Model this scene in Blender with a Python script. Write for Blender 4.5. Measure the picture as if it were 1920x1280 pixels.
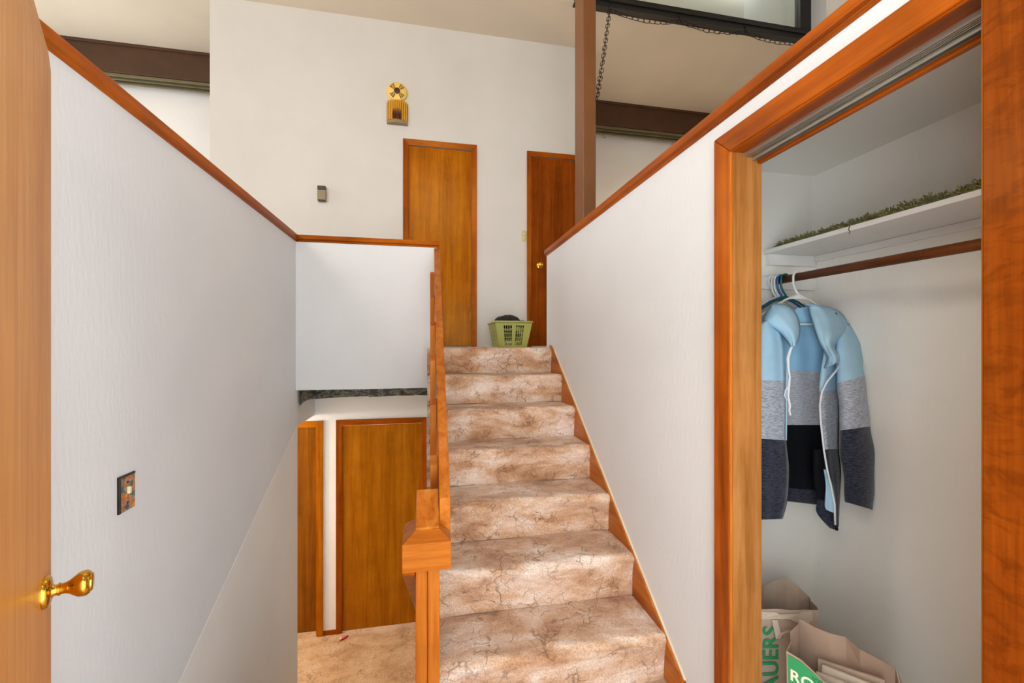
import bpy, bmesh, math, random
from mathutils import Vector, Matrix
random.seed(7)
PI = math.pi
for o in list(bpy.data.objects):
    bpy.data.objects.remove(o)
scene = bpy.context.scene
COL = scene.collection

# ------------------------------------------------------------------ camera
FPX = 784.0            # focal length in pixels of the 1920 px wide frame
YAW = math.radians(11.1)
H = 1.3485             # eye height above the entry floor (z = 0)
HORIZON = 647.0
cam_d = bpy.data.cameras.new('camera')
cam_d.sensor_width = 36.0
cam_d.lens = FPX / 1920.0 * 36.0
cam_d.shift_y = (HORIZON - 640.0) / 1920.0
cam_d.clip_start = 0.02
cam = bpy.data.objects.new('camera', cam_d)
COL.objects.link(cam)
cam.location = (0, 0, H)
cam.rotation_euler = (PI / 2, 0, -YAW)
scene.camera = cam

# ------------------------------------------------------------------ world, light, exposure
world = bpy.data.worlds.new('overcast_sky')
scene.world = world
world.use_nodes = True
bg = world.node_tree.nodes['Background']
bg.inputs[0].default_value = (0.90, 0.955, 1.0, 1)
bg.inputs[1].default_value = 6.0
vs = scene.view_settings
vs.view_transform = 'Standard'
vs.look = 'None'
vs.gamma = 1.0
vs.use_curve_mapping = False
vs.exposure = 0.24


def area_light(name, loc, rot, sx, sy, power, col):
    l = bpy.data.lights.new(name, 'AREA')
    l.shape = 'RECTANGLE'
    l.size = sx
    l.size_y = sy
    l.energy = power
    l.color = col
    o = bpy.data.objects.new(name, l)
    COL.objects.link(o)
    o.location = loc
    o.rotation_euler = rot
    return o


# ------------------------------------------------------------------ helpers
def at(px, py, Y):
    """photograph direction + real distance Y along the hall -> world point"""
    t = math.tan(math.atan((px - 960.0) / FPX) + YAW)
    X = Y * t
    zc = X * math.sin(YAW) + Y * math.cos(YAW)
    return Vector((X, Y, H - (py - HORIZON) * zc / FPX))


def lin(c):
    c = c / 255.0
    return c / 12.92 if c <= 0.04045 else ((c + 0.055) / 1.055) ** 2.4


def S(r, g, b):
    return (lin(r), lin(g), lin(b), 1.0)


WL = {}


def wl(o):
    return WL.get(o.name, Vector((0, 0, 0))) if o else Vector((0, 0, 0))


def empty(name, loc):
    o = bpy.data.objects.new(name, None)
    o.empty_display_size = 0.05
    COL.objects.link(o)
    o.location = loc
    WL[o.name] = Vector(loc)
    return o


def tag(o, label, cat, group=None, kind=None):
    o['label'] = label
    o['category'] = cat
    if group:
        o['group'] = group
    if kind:
        o['kind'] = kind
    return o


def mobj(name, verts, faces, mat, parent=None, smooth=False, bevel=0.0, mats=None, fm=None, sub=0, solid=0.0,
         seg=2, auto=None):
    """one mesh object from world-space vertices; its origin sits at the parent's or at its own base"""
    verts = [Vector(v) for v in verts]
    if parent is not None:
        base = wl(parent)
    else:
        xs = [v.x for v in verts]
        ys = [v.y for v in verts]
        base = Vector(((min(xs) + max(xs)) / 2, (min(ys) + max(ys)) / 2, min(v.z for v in verts)))
    me = bpy.data.meshes.new(name)
    me.from_pydata([v - base for v in verts], [], faces)
    me.update()
    bm = bmesh.new()
    bm.from_mesh(me)
    bmesh.ops.recalc_face_normals(bm, faces=bm.faces)
    bm.to_mesh(me)
    bm.free()
    for m in (mats if mats else [mat]):
        me.materials.append(m)
    if fm:
        for p, i in zip(me.polygons, fm):
            p.material_index = i
    if smooth:
        for p in me.polygons:
            p.use_smooth = True
    o = bpy.data.objects.new(name, me)
    COL.objects.link(o)
    if parent is not None:
        o.parent = parent
        WL[o.name] = base
    else:
        o.location = base
        WL[o.name] = base
    if solid:
        m = o.modifiers.new('thickness', 'SOLIDIFY')
        m.thickness = solid
        m.offset = 0
    if bevel:
        m = o.modifiers.new('edge', 'BEVEL')
        m.width = bevel
        m.segments = seg
        m.limit_method = 'ANGLE'
        m.angle_limit = math.radians(35)
    if sub:
        m = o.modifiers.new('sub', 'SUBSURF')
        m.levels = sub
        m.render_levels = sub
    return o


BF = [(0, 3, 2, 1), (4, 5, 6, 7), (0, 1, 5, 4), (1, 2, 6, 5), (2, 3, 7, 6), (3, 0, 4, 7)]


def bverts(x0, x1, y0, y1, z0, z1):
    return [(x0, y0, z0), (x1, y0, z0), (x1, y1, z0), (x0, y1, z0),
            (x0, y0, z1), (x1, y0, z1), (x1, y1, z1), (x0, y1, z1)]


def box(name, x0, x1, y0, y1, z0, z1, mat, parent=None, bevel=0.0, **k):
    return mobj(name, bverts(x0, x1, y0, y1, z0, z1), BF, mat, parent, bevel=bevel, **k)


def boxes(name, lst, mat, parent=None, bevel=0.0, **k):
    v, f = [], []
    for b in lst:
        n = len(v)
        v += bverts(*b)
        f += [tuple(i + n for i in q) for q in BF]
    return mobj(name, v, f, mat, parent, bevel=bevel, **k)


def prism_x(name, poly, x0, x1, mat, parent=None, bevel=0.0, **k):
    """polygon of (y, z) pushed along x"""
    n = len(poly)
    v = [(x0, y, z) for y, z in poly] + [(x1, y, z) for y, z in poly]
    f = [tuple(range(n)), tuple(range(2 * n - 1, n - 1, -1))]
    f += [(i, (i + 1) % n, n + (i + 1) % n, n + i) for i in range(n)]
    return mobj(name, v, f, mat, parent, bevel=bevel, **k)


def prism_y(name, poly, y0, y1, mat, parent=None, bevel=0.0, **k):
    """polygon of (x, z) pushed along y"""
    n = len(poly)
    v = [(x, y0, z) for x, z in poly] + [(x, y1, z) for x, z in poly]
    f = [tuple(range(n)), tuple(range(2 * n - 1, n - 1, -1))]
    f += [(i, (i + 1) % n, n + (i + 1) % n, n + i) for i in range(n)]
    return mobj(name, v, f, mat, parent, bevel=bevel, **k)


def frame_dirs(d):
    d = d.normalized()
    up = Vector((0, 0, 1)) if abs(d.z) < 0.9 else Vector((1, 0, 0))
    a = d.cross(up).normalized()
    return a, d.cross(a).normalized()


def tube_geo(pts, r, n=8, closed=False, flat=1.0):
    pts = [Vector(p) for p in pts]
    v, f = [], []
    m = len(pts)
    pa = None
    for i, p in enumerate(pts):
        if closed:
            d = pts[(i + 1) % m] - pts[i - 1]
        else:
            d = pts[min(i + 1, m - 1)] - pts[max(i - 1, 0)]
        a, b = frame_dirs(d)
        if pa is not None:
            dn = d.normalized()
            a = (pa - dn * pa.dot(dn))
            a = a.normalized() if a.length > 1e-6 else frame_dirs(d)[0]
            b = dn.cross(a).normalized()
        pa = a
        rr = r[i] if isinstance(r, (list, tuple)) else r
        for k in range(n):
            t = 2 * PI * k / n
            v.append(p + a * math.cos(t) * rr + b * math.sin(t) * rr * flat)
    lim = m if closed else m - 1
    for i in range(lim):
        j = (i + 1) % m
        for k in range(n):
            k2 = (k + 1) % n
            f.append((i * n + k, i * n + k2, j * n + k2, j * n + k))
    if not closed:
        f.append(tuple(range(n)))
        f.append(tuple(range((m - 1) * n, m * n)))
    return v, f


def tube(name, pts, r, mat, parent=None, n=8, closed=False, flat=1.0):
    v, f = tube_geo(pts, r, n, closed, flat)
    return mobj(name, v, f, mat, parent, smooth=True)


def lathe(name, prof, origin, axis, mat, parent=None, n=28, smooth=True):
    """profile of (distance along axis, radius)"""
    axis = Vector(axis).normalized()
    a, b = frame_dirs(axis)
    o = Vector(origin)
    v, f = [], []
    for d, r in prof:
        for k in range(n):
            t = 2 * PI * k / n
            v.append(o + axis * d + (a * math.cos(t) + b * math.sin(t)) * max(r, 1e-5))
    for i in range(len(prof) - 1):
        for k in range(n):
            k2 = (k + 1) % n
            f.append((i * n + k, i * n + k2, (i + 1) * n + k2, (i + 1) * n + k))
    f.append(tuple(range(n)))
    f.append(tuple(range((len(prof) - 1) * n, len(prof) * n)))
    ob = mobj(name, v, f, mat, parent, smooth=smooth)
    m = ob.modifiers.new('split', 'EDGE_SPLIT')
    m.split_angle = math.radians(40)
    return ob


def text_mesh(name, txt, size, origin, xdir, ydir, mat, parent, depth=0.0004, bold=0.0):
    cu = bpy.data.curves.new(name, 'FONT')
    cu.body = txt
    cu.size = size
    cu.extrude = depth
    cu.offset = bold
    cu.resolution_u = 3
    tmp = bpy.data.objects.new(name + '_tmp', cu)
    COL.objects.link(tmp)
    dg = bpy.context.evaluated_depsgraph_get()
    me = bpy.data.meshes.new_from_object(tmp.evaluated_get(dg))
    bpy.data.objects.remove(tmp)
    xd = Vector(xdir).normalized()
    yd = Vector(ydir).normalized()
    zd = xd.cross(yd)
    base = wl(parent)
    for v in me.vertices:
        v.co = Vector(origin) + xd * v.co.x + yd * v.co.y + zd * v.co.z - base
    me.materials.clear()
    me.materials.append(mat)
    me.name = name
    o = bpy.data.objects.new(name, me)
    COL.objects.link(o)
    o.parent = parent
    WL[o.name] = base
    return o


# ------------------------------------------------------------------ materials
def new_mat(name):
    m = bpy.data.materials.new(name)
    m.use_nodes = True
    nt = m.node_tree
    return m, nt, nt.nodes['Principled BSDF']


def coords(nt, scale, kind='Object'):
    tc = nt.nodes.new('ShaderNodeTexCoord')
    mp = nt.nodes.new('ShaderNodeMapping')
    mp.inputs['Scale'].default_value = scale
    nt.links.new(tc.outputs[kind], mp.inputs['Vector'])
    return mp.outputs['Vector']


def noise(nt, vec, scale, detail=4.0, rough=0.55, dist=0.0):
    n = nt.nodes.new('ShaderNodeTexNoise')
    n.inputs['Scale'].default_value = scale
    n.inputs['Detail'].default_value = detail
    n.inputs['Roughness'].default_value = rough
    n.inputs['Distortion'].default_value = dist
    nt.links.new(vec, n.inputs['Vector'])
    return n.outputs['Fac']


def ramp(nt, fac, stops, interp='LINEAR'):
    r = nt.nodes.new('ShaderNodeValToRGB')
    r.color_ramp.interpolation = interp
    els = r.color_ramp.elements
    while len(els) < len(stops):
        els.new(0.5)
    for e, (p, c) in zip(els, stops):
        e.position = p
        e.color = c
    nt.links.new(fac, r.inputs['Fac'])
    return r.outputs['Color']


def mix(nt, a, b, fac, mode='MIX'):
    m = nt.nodes.new('ShaderNodeMix')
    m.data_type = 'RGBA'
    m.blend_type = mode
    if isinstance(fac, float):
        m.inputs[0].default_value = fac
    else:
        nt.links.new(fac, m.inputs[0])
    for s, i in ((a, 6), (b, 7)):
        if isinstance(s, tuple):
            m.inputs[i].default_value = s
        else:
            nt.links.new(s, m.inputs[i])
    return m.outputs[2]


def bump(nt, bsdf, h, strength, dist=0.002, prev=None):
    b = nt.nodes.new('ShaderNodeBump')
    b.inputs['Strength'].default_value = strength
    b.inputs['Distance'].default_value = dist
    nt.links.new(h, b.inputs['Height'])
    if prev is not None:
        nt.links.new(prev, b.inputs['Normal'])
    nt.links.new(b.outputs['Normal'], bsdf.inputs['Normal'])
    return b.outputs['Normal']


def plain(name, col, rough=0.5, metal=0.0, spec=0.5, var=0.06, vs=6.0, bmp=0.0, bsc=60.0):
    m, nt, b = new_mat(name)
    v = coords(nt, (1, 1, 1))
    n = noise(nt, v, vs, 3.0)
    dark = tuple(c * (1 - var) for c in col[:3]) + (1,)
    lite = tuple(min(1, c * (1 + var)) for c in col[:3]) + (1,)
    nt.links.new(ramp(nt, n, [(0.3, dark), (0.7, lite)]), b.inputs['Base Color'])
    b.inputs['Roughness'].default_value = rough
    b.inputs['Metallic'].default_value = metal
    b.inputs['Specular IOR Level'].default_value = spec
    if bmp:
        bump(nt, b, noise(nt, v, bsc, 3.0), bmp, 0.003)
    return m


def paint(name, col, rough=0.55, tex=0.25):
    """brushed wall paint with faint vertical roller texture and a few scuffs"""
    m, nt, b = new_mat(name)
    v = coords(nt, (1, 1, 0.25))
    v2 = coords(nt, (1, 1, 1))
    n = noise(nt, v2, 1.6, 4.0)
    dk = tuple(c * 0.955 for c in col[:3]) + (1,)
    base = ramp(nt, n, [(0.35, dk), (0.6, col)])
    sc = noise(nt, v2, 38.0, 2.0, 0.4)
    spot = ramp(nt, sc, [(0.795, (1, 1, 1, 1)), (0.83, (0.72, 0.72, 0.72, 1))])
    nt.links.new(mix(nt, base, spot, 1.0, 'MULTIPLY'), b.inputs['Base Color'])
    b.inputs['Roughness'].default_value = rough
    b.inputs['Specular IOR Level'].default_value = 0.35
    bump(nt, b, noise(nt, v, 70.0, 3.0, 0.6), tex, 0.004)
    return m


def wood(name, dark, mid, light, axis='Z', rough=0.32, scale=1.0, blotch=0.25, coat=0.0, figure=None):
    """stained, varnished wood: grain stretched along one axis, blotchy stain, scratches"""
    m, nt, b = new_mat(name)
    st = {'X': (0.05, 1, 1), 'Y': (1, 0.05, 1), 'Z': (1, 1, 0.05)}[axis]
    v = coords(nt, tuple(s * scale for s in st))
    vu = coords(nt, (1, 1, 1))
    g = noise(nt, v, 22.0, 5.0, 0.6, 0.6)
    c = ramp(nt, g, [(0.28, dark), (0.5, mid), (0.74, light)])
    fine = noise(nt, v, 190.0, 2.0, 0.5)
    fl = ramp(nt, fine, [(0.3, (0.82, 0.80, 0.78, 1)), (0.6, (1, 1, 1, 1))])
    c = mix(nt, c, fl, 0.75, 'MULTIPLY')
    bl = noise(nt, vu, 4.2, 4.0, 0.6)
    bc = ramp(nt, bl, [(0.34, (1 - blotch * 1.7, 1 - blotch * 1.9, 1 - blotch * 2.1, 1)), (0.62, (1, 1, 1, 1))])
    c = mix(nt, c, bc, 1.0, 'MULTIPLY')
    if figure:
        # cross-figure of fir plywood / flame: faint bands running across the board
        fv = coords(nt, figure)
        ff = noise(nt, fv, 9.0, 3.0, 0.6, 1.2)
        fc = ramp(nt, ff, [(0.45, (1, 1, 1, 1)), (0.66, (0.62, 0.55, 0.5, 1))])
        c = mix(nt, c, fc, 0.8, 'MULTIPLY')
    nt.links.new(c, b.inputs['Base Color'])
    b.inputs['Roughness'].default_value = rough
    b.inputs['Coat Weight'].default_value = coat
    b.inputs['Coat Roughness'].default_value = 0.22
    b.inputs['Specular IOR Level'].default_value = 0.40
    b.inputs['Specular Tint'].default_value = (1.0, 0.55, 0.14, 1)
    bump(nt, b, fine, 0.08, 0.001)
    return m


def carpet(name, dark, mid, light, edge_scale=1.0):
    """sculpted, worn carpet: blotchy wear, speckled pile, winding carved lines"""
    m, nt, b = new_mat(name)
    v = coords(nt, (1, 1, 1))
    vw = coords(nt, (0.55, 1.0, 1.25))
    big = noise(nt, vw, 6.5 * edge_scale, 6.0, 0.66, 0.4)
    c = ramp(nt, big, [(0.30, dark), (0.47, mid), (0.66, light)])
    pile = noise(nt, v, 170.0, 3.0, 0.75)
    pc = ramp(nt, pile, [(0.30, (0.50, 0.43, 0.37, 1)), (0.56, (1, 1, 1, 1)), (0.75, (1.0, 1.0, 1.0, 1))])
    c = mix(nt, c, pc, 0.85, 'MULTIPLY')
    # carved lines
    wn = nt.nodes.new('ShaderNodeTexNoise')
    wn.inputs['Scale'].default_value = 11.0
    wn.inputs['Detail'].default_value = 3.0
    nt.links.new(v, wn.inputs['Vector'])
    add = nt.nodes.new('ShaderNodeMix')
    add.data_type = 'VECTOR'
    add.inputs[0].default_value = 0.13
    nt.links.new(v, add.inputs[4])
    nt.links.new(wn.outputs['Color'], add.inputs[5])
    vo = nt.nodes.new('ShaderNodeTexVoronoi')
    vo.feature = 'DISTANCE_TO_EDGE'
    vo.inputs['Scale'].default_value = 15.0
    nt.links.new(add.outputs[1], vo.inputs['Vector'])
    mask = noise(nt, v, 9.0, 2.0)
    lc = ramp(nt, vo.outputs['Distance'], [(0.008, (0, 0, 0, 1)), (0.05, (1, 1, 1, 1))])
    mc = ramp(nt, mask, [(0.46, (1, 1, 1, 1)), (0.60, (0, 0, 0, 1))])
    lmask = mix(nt, lc, mc, 1.0, 'LIGHTEN')
    tint = mix(nt, (0.42, 0.32, 0.24, 1), (1, 1, 1, 1), lmask)
    c = mix(nt, c, tint, 0.75, 'MULTIPLY')
    nt.links.new(c, b.inputs['Base Color'])
    b.inputs['Roughness'].default_value = 0.95
    b.inputs['Specular IOR Level'].default_value = 0.1
    b.inputs['Sheen Weight'].default_value = 0.25
    b.inputs['Sheen Roughness'].default_value = 0.6
    n1 = bump(nt, b, pile, 0.65, 0.006)
    n2 = bump(nt, b, lmask, 0.5, 0.008, n1)
    bump(nt, b, noise(nt, v, 55.0, 3.0), 0.45, 0.012, n2)
    return m


def heather(name, c0, c1, sc=1.0):
    """marled sweatshirt knit: short horizontal flecks"""
    m, nt, b = new_mat(name)
    v = coords(nt, (0.16, 0.16, 1.0))
    n = noise(nt, v, 330.0 * sc, 3.0, 0.75)
    nt.links.new(ramp(nt, n, [(0.36, c0), (0.60, c1)]), b.inputs['Base Color'])
    b.inputs['Roughness'].default_value = 0.95
    b.inputs['Specular IOR Level'].default_value = 0.1
    b.inputs['Sheen Weight'].default_value = 0.15
    bump(nt, b, n, 0.25, 0.002)
    return m


M = {}
M['white'] = paint('wall_paint_white', (0.675, 0.685, 0.69, 1))
M['upper'] = paint('wall_paint_upper', (0.655, 0.63, 0.585, 1))
M['cream'] = paint('wall_paint_cream', (0.78, 0.755, 0.71, 1))
M['ceil'] = paint('ceiling_paint', (0.68, 0.60, 0.47, 1), tex=0.1)
M['strip'] = paint('wall_paint_bright', (0.86, 0.855, 0.84, 1))
M['closet'] = paint('closet_paint', (0.87, 0.85, 0.79, 1))
M['shelfw'] = paint('shelf_paint', (0.80, 0.79, 0.76, 1), rough=0.4, tex=0.1)
for ax in 'XYZ':
    M['trim' + ax] = wood('stained_trim_' + ax, S(112, 46, 4), S(160, 74, 8), S(182, 94, 16), ax, 0.30, blotch=0.16)
    M['pine' + ax] = wood('orange_pine_' + ax, S(140, 64, 12), S(178, 98, 30), S(196, 122, 52), ax, 0.30, blotch=0.10)
    M['lauan' + ax] = wood('lauan_' + ax, S(144, 74, 3), S(172, 96, 6), S(190, 114, 10), ax, 0.27, blotch=0.12)
    M['jamb' + ax] = wood('fir_jamb_' + ax, S(134, 80, 32), S(164, 108, 54), S(182, 128, 74), ax, 0.4, blotch=0.10)
M['reddoor'] = wood('red_lauan', S(104, 42, 4), S(138, 62, 8), S(156, 76, 12), 'Z', 0.3, blotch=0.12)
M['lowdoor'] = wood('amber_lauan', S(146, 82, 6), S(172, 102, 12), S(188, 118, 22), 'Z', 0.35, blotch=0.10)
M['browndoor'] = wood('brown_lauan', S(112, 62, 8), S(138, 80, 13), S(154, 94, 22), 'Z', 0.35, blotch=0.10)
M['front'] = wood('front_door_birch', S(192, 118, 40), S(214, 144, 62), S(226, 162, 84), 'Z', 0.42, scale=0.45, blotch=0.06, coat=0.1)
M['fir'] = wood('figured_fir', S(92, 36, 3), S(128, 56, 7), S(150, 74, 14), 'Z', 0.25, blotch=0.14,
                figure=(1.6, 1.6, 3.4))
M['darkrod'] = wood('rod_wood', S(84, 42, 22), S(118, 66, 38), S(140, 84, 52), 'Y', 0.45)
M['brown'] = plain('brown_beam_paint', S(70, 42, 20), 0.45, var=0.12)
M['post'] = plain('brown_post_paint', S(112, 68, 30), 0.42, var=0.10)
M['black'] = plain('black_window_frame', S(22, 21, 20), 0.4)
M['iron'] = plain('black_chain', S(34, 28, 22), 0.45, 0.6)
M['alu'] = plain('aluminium_track', S(196, 190, 176), 0.32, 0.85)
M['brasstrack'] = plain('dull_brass_track', S(120, 112, 84), 0.4, 0.6)
M['brass'] = plain('polished_brass', S(226, 172, 60), 0.13, 1.0, var=0.04)
M['chimebrass'] = plain('satin_brass', S(232, 176, 60), 0.35, 0.55, var=0.04)
M['oldbrass'] = plain('aged_brass', S(150, 100, 46), 0.35, 0.9)
M['carpet'] = carpet('stair_carpet', S(160, 106, 64), S(206, 166, 132), S(238, 220, 206))
M['carpetlow'] = carpet('lower_carpet', S(176, 126, 80), S(212, 168, 120), S(228, 192, 152))
M['green'] = plain('olive_plastic', S(164, 168, 84), 0.42)
M['blackcloth'] = plain('black_cloth', S(26, 25, 30), 0.85, var=0.5, vs=30)
M['greycloth'] = plain('grey_cloth', S(98, 98, 104), 0.9, var=0.3, vs=40)
M['whitecloth'] = plain('white_cloth', S(214, 212, 206), 0.9)
M['ivory'] = plain('ivory_plastic', S(196, 184, 136), 0.4)
M['yellowed'] = plain('yellowed_plastic', S(240, 200, 96), 0.4)
M['dred'] = plain('dark_red_plastic', S(74, 26, 16), 0.4)
M['grille'] = plain('brown_grille', S(112, 88, 40), 0.5, var=0.4, vs=60)
M['taupe'] = plain('taupe_plastic', S(140, 122, 92), 0.5)
M['darkplastic'] = plain('dark_plastic', S(40, 34, 28), 0.35, var=0.4, vs=80)
M['kraft'] = plain('kraft_paper', S(178, 156, 136), 0.8, var=0.08, vs=9, bmp=0.3, bsc=25)
M['kraftin'] = plain('kraft_paper_inside', S(162, 136, 116), 0.85, var=0.10, vs=9, bmp=0.3, bsc=25)
M['kraftpale'] = plain('pale_kraft', S(196, 180, 160), 0.8, var=0.06, bmp=0.2, bsc=25)
M['inkgreen'] = plain('green_ink', S(38, 140, 84), 0.6, var=0.08)
M['inkdeep'] = plain('deep_green_ink', S(30, 118, 70), 0.6)
M['inkpale'] = plain('cream_ink', S(226, 214, 190), 0.6)
M['plasticwhite'] = plain('white_hanger_plastic', S(228, 228, 224), 0.35)
M['plasticblue'] = plain('blue_hanger_plastic', S(22, 92, 160), 0.3)
M['plasticgreen'] = plain('green_hanger_plastic', S(14, 84, 84), 0.3)
M['paleblue'] = plain('pale_blue_fleece', S(166, 203, 224), 0.95, spec=0.1, var=0.05, vs=14, bmp=0.25, bsc=240)
M['innerblue'] = plain('blue_fleece_lining', S(150, 198, 226), 0.95, spec=0.1, var=0.05, vs=14, bmp=0.2, bsc=240)
M['hgrey'] = heather('grey_heather', S(128, 134, 146), S(186, 192, 202))
M['hgreyin'] = heather('grey_heather_inside', S(150, 154, 162), S(196, 198, 204))
M['hnavy'] = heather('navy_heather', S(20, 22, 30), S(60, 64, 80))
M['hblack'] = plain('black_fleece_inside', S(22, 23, 28), 0.95, spec=0.1, var=0.2)
M['cord'] = plain('white_drawstring', S(230, 232, 234), 0.85)
M['rug'] = plain('olive_shag', S(110, 110, 72), 0.95, spec=0.1, var=0.45, vs=70)
M['rugp'] = plain('olive_shag_pale', S(150, 148, 104), 0.95, spec=0.1, var=0.3, vs=70)
M['redplastic'] = plain('red_plastic', S(208, 44, 40), 0.35)
M['toggle'] = plain('ivory_toggle', S(226, 216, 176), 0.35)
M['caulk'] = plain('old_caulk', S(206, 188, 162), 0.6)
M['entrypale'] = plain('entry_floor_bounce', S(186, 160, 136), 0.5, var=0.2)  # entry floor set paler than its brown, to bounce light into the closet


def border_mat():
    """wallpaper border: dark grey-green camouflage print"""
    m, nt, b = new_mat('camouflage_border_paper')
    v = coords(nt, (1.0, 1.0, 2.2))
    n = noise(nt, v, 7.0, 5.0, 0.62, 0.8)
    c = ramp(nt, n, [(0.0, S(38, 40, 40)), (0.38, S(78, 82, 80)), (0.48, S(136, 138, 132)),
                     (0.56, S(86, 86, 46)), (0.64, S(52, 54, 52))], 'CONSTANT')
    f = noise(nt, v, 60.0, 3.0)
    c = mix(nt, c, ramp(nt, f, [(0.35, (0.7, 0.7, 0.7, 1)), (0.65, (1, 1, 1, 1))]), 0.8, 'MULTIPLY')
    nt.links.new(c, b.inputs['Base Color'])
    b.inputs['Roughness'].default_value = 0.6
    return m


M['border'] = border_mat()


def print_mat():
    m, nt, b = new_mat('printed_switch_plate')
    v = coords(nt, (1, 1, 1))
    n = noise(nt, v, 26.0, 2.0, 0.5, 1.0)
    c = ramp(nt, n, [(0.0, S(58, 48, 40)), (0.40, S(62, 74, 96)), (0.47, S(96, 124, 106)),
                     (0.52, S(196, 128, 70)), (0.57, S(160, 86, 66)), (0.63, S(214, 150, 60))], 'EASE')
    nt.links.new(c, b.inputs['Base Color'])
    b.inputs['Roughness'].default_value = 0.35
    return m


M['print'] = print_mat()


def glass_mat():
    m, nt, b = new_mat('clerestory_glass')
    b.inputs['Base Color'].default_value = (0.86, 0.86, 0.74, 1)
    b.inputs['Roughness'].default_value = 0.03
    b.inputs['Transmission Weight'].default_value = 1.0
    b.inputs['IOR'].default_value = 1.45
    return m


M['glass'] = glass_mat()


def globe_mat():
    m, nt, b = new_mat('lamp_globe_glass')
    b.inputs['Base Color'].default_value = (1, 0.95, 0.85, 1)
    b.inputs['Emission Color'].default_value = (1.0, 0.82, 0.58, 1)
    b.inputs['Emission Strength'].default_value = 6.0
    return m


M['globe'] = globe_mat()

# ------------------------------------------------------------------ key dimensions
XL, XR = -0.934, 0.945          # stairwell side walls (faces)
YB = 4.38                       # hall wall behind the stairs
ZU = H - 0.0185                 # upper floor
ZLOW = H - 2.843                # lower floor
ZC = H + 3.27                   # upper ceiling
RISE, RUN = 0.19, 0.268
YTOP = 3.145                    # riser of the top step
CAP0, CAP1 = H + 0.735, H + 0.782


def R(v):
    return H + v


def struct(o, label, cat):
    return tag(o, label, cat, kind='structure')


# ------------------------------------------------------------------ floors
struct(boxes('floor_entry', [(-1.05, -0.02, -0.30, 1.20, -0.25, 0.0), (-0.02, 1.71, -0.30, 1.60, -0.25, 0.0)],
             M['entrypale']), 'small entry landing floor between the two stair flights', 'floor')
struct(box('floor_lower', -3.2, 1.9, 2.90, 5.5, ZLOW - 0.15, ZLOW, M['carpetlow']),
       'tan carpet of the lower hall below the stairs', 'floor')
struct(boxes('floor_upper', [(-1.05, -0.02, 3.312, 5.5, ZU - 0.29, ZU), (-0.02, 1.045, YTOP + 0.03, 5.5, ZU - 0.29, ZU), (-4.7, -1.05, -0.12, 5.5, ZU - 0.29, ZU),
                             (1.045, 4.1, 1.66, 5.5, ZU - 0.29, ZU), (1.80, 4.1, -0.12, 1.66, ZU - 0.29, ZU)],
             M['carpet']), 'carpeted upper floor at the head of the stairs', 'floor')

# ------------------------------------------------------------------ walls of the stairwell
wlft = struct(box('wall_left', -1.05, XL, -0.12, 3.24, ZLOW, CAP0, M['white']),
              'long white half wall on the side of the downward stairs', 'wall')
# cream lower facing with the slanting upper edge
p0, p1 = (1.35, R(-1.498)), (3.24, R(-0.572))
prism_x('lower_facing', [(1.35, ZLOW), (3.24, ZLOW), p1, p0], XL, XL + 0.0012, M['cream'], wlft)
struct(box('wall_half', XL, 0.052, 3.205, 3.31, R(-0.320), CAP0, M['white']),
       'white guard wall across the end of the downward stairwell', 'wall')
struct(boxes('wall_right', [(XR, 1.045, 1.20, 3.33, -0.30, CAP0), (XR, 1.045, -0.12, 0.52, -0.2, CAP0),
                            (XR, 1.045, 0.52, 1.20, R(0.632), CAP0)], M['white']),
       'white half wall beside the upward stairs, with the closet opening', 'wall')
struct(boxes('wall_header', [(-1.22, -1.105, 3.24, YB, R(-0.683), R(-0.32))], M['white']),
       'white header over the side passage of the lower hall', 'wall')
struct(box('ceiling_lower', -3.2, 1.9, 3.33, YB, R(-0.325), R(-0.31), M['ceil']),
       'ceiling of the lower hall under the upper floor', 'ceiling')
# wall under the upward stairs, seen edge-on
under = [(1.62, ZLOW), (YB, ZLOW), (YB, ZU - 0.30), (3.40, ZU - 0.30), (3.20, 0.86), (1.80, -0.12), (1.62, -0.27)]
struct(prism_x('wall_understairs', under, 0.012, 0.09, M['white']), 'wall under the upward staircase', 'wall')
struct(boxes('wall_lower_side', [(-3.25, -3.15, 2.9, YB, ZLOW, R(-0.31)), (-1.22, -1.05, 3.13, 3.24, ZLOW, R(-0.32)),
                                 (-3.2, -1.05, 3.10, 3.235, ZLOW, R(-0.32))],
             M['cream']), 'cream side walls of the lower passage', 'wall')

# lower and upper back wall with openings
LD = (-0.845, -0.095)       # lower door leaf x-range
ZLD = ZLOW + 2.045
wb = struct(boxes('wall_back_lower', [
    (-1.075, LD[0] - 0.02, YB, YB + 0.11, ZLOW, R(-0.31)), (LD[1] + 0.02, 1.9, YB, YB + 0.11, ZLOW, R(-0.31)),
    (LD[0] - 0.02, LD[1] + 0.02, YB, YB + 0.11, ZLD + 0.02, R(-0.31)),
    (-1.75, -1.075, YB, YB + 0.11, ZLD + 0.02, R(-0.31)), (-3.2, -1.75, YB, YB + 0.11, ZLOW, R(-0.31))],
    M['strip']), 'cream wall of the lower hall with two doors', 'wall')
UD = (-0.204, 0.417)
UD2 = (1.075, 1.565)
ZUD = R(2.030)
ZUD2 = R(2.030)
struct(boxes('wall_back', [
    (-2.02, UD[0] - 0.012, YB, YB + 0.11, ZU, ZC), (UD[1] + 0.012, UD2[0] - 0.012, YB, YB + 0.11, ZU, ZC),
    (UD2[1] + 0.012, 1.70, YB, YB + 0.11, ZU, ZC), (UD[0] - 0.012, UD[1] + 0.012, YB, YB + 0.11, ZUD + 0.01, ZC),
    (UD2[0] - 0.012, UD2[1] + 0.012, YB, YB + 0.11, ZUD2 + 0.01, ZC)], M['upper']),
    'tall off-white hall wall at the head of the stairs with two wooden doors', 'wall')
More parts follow.
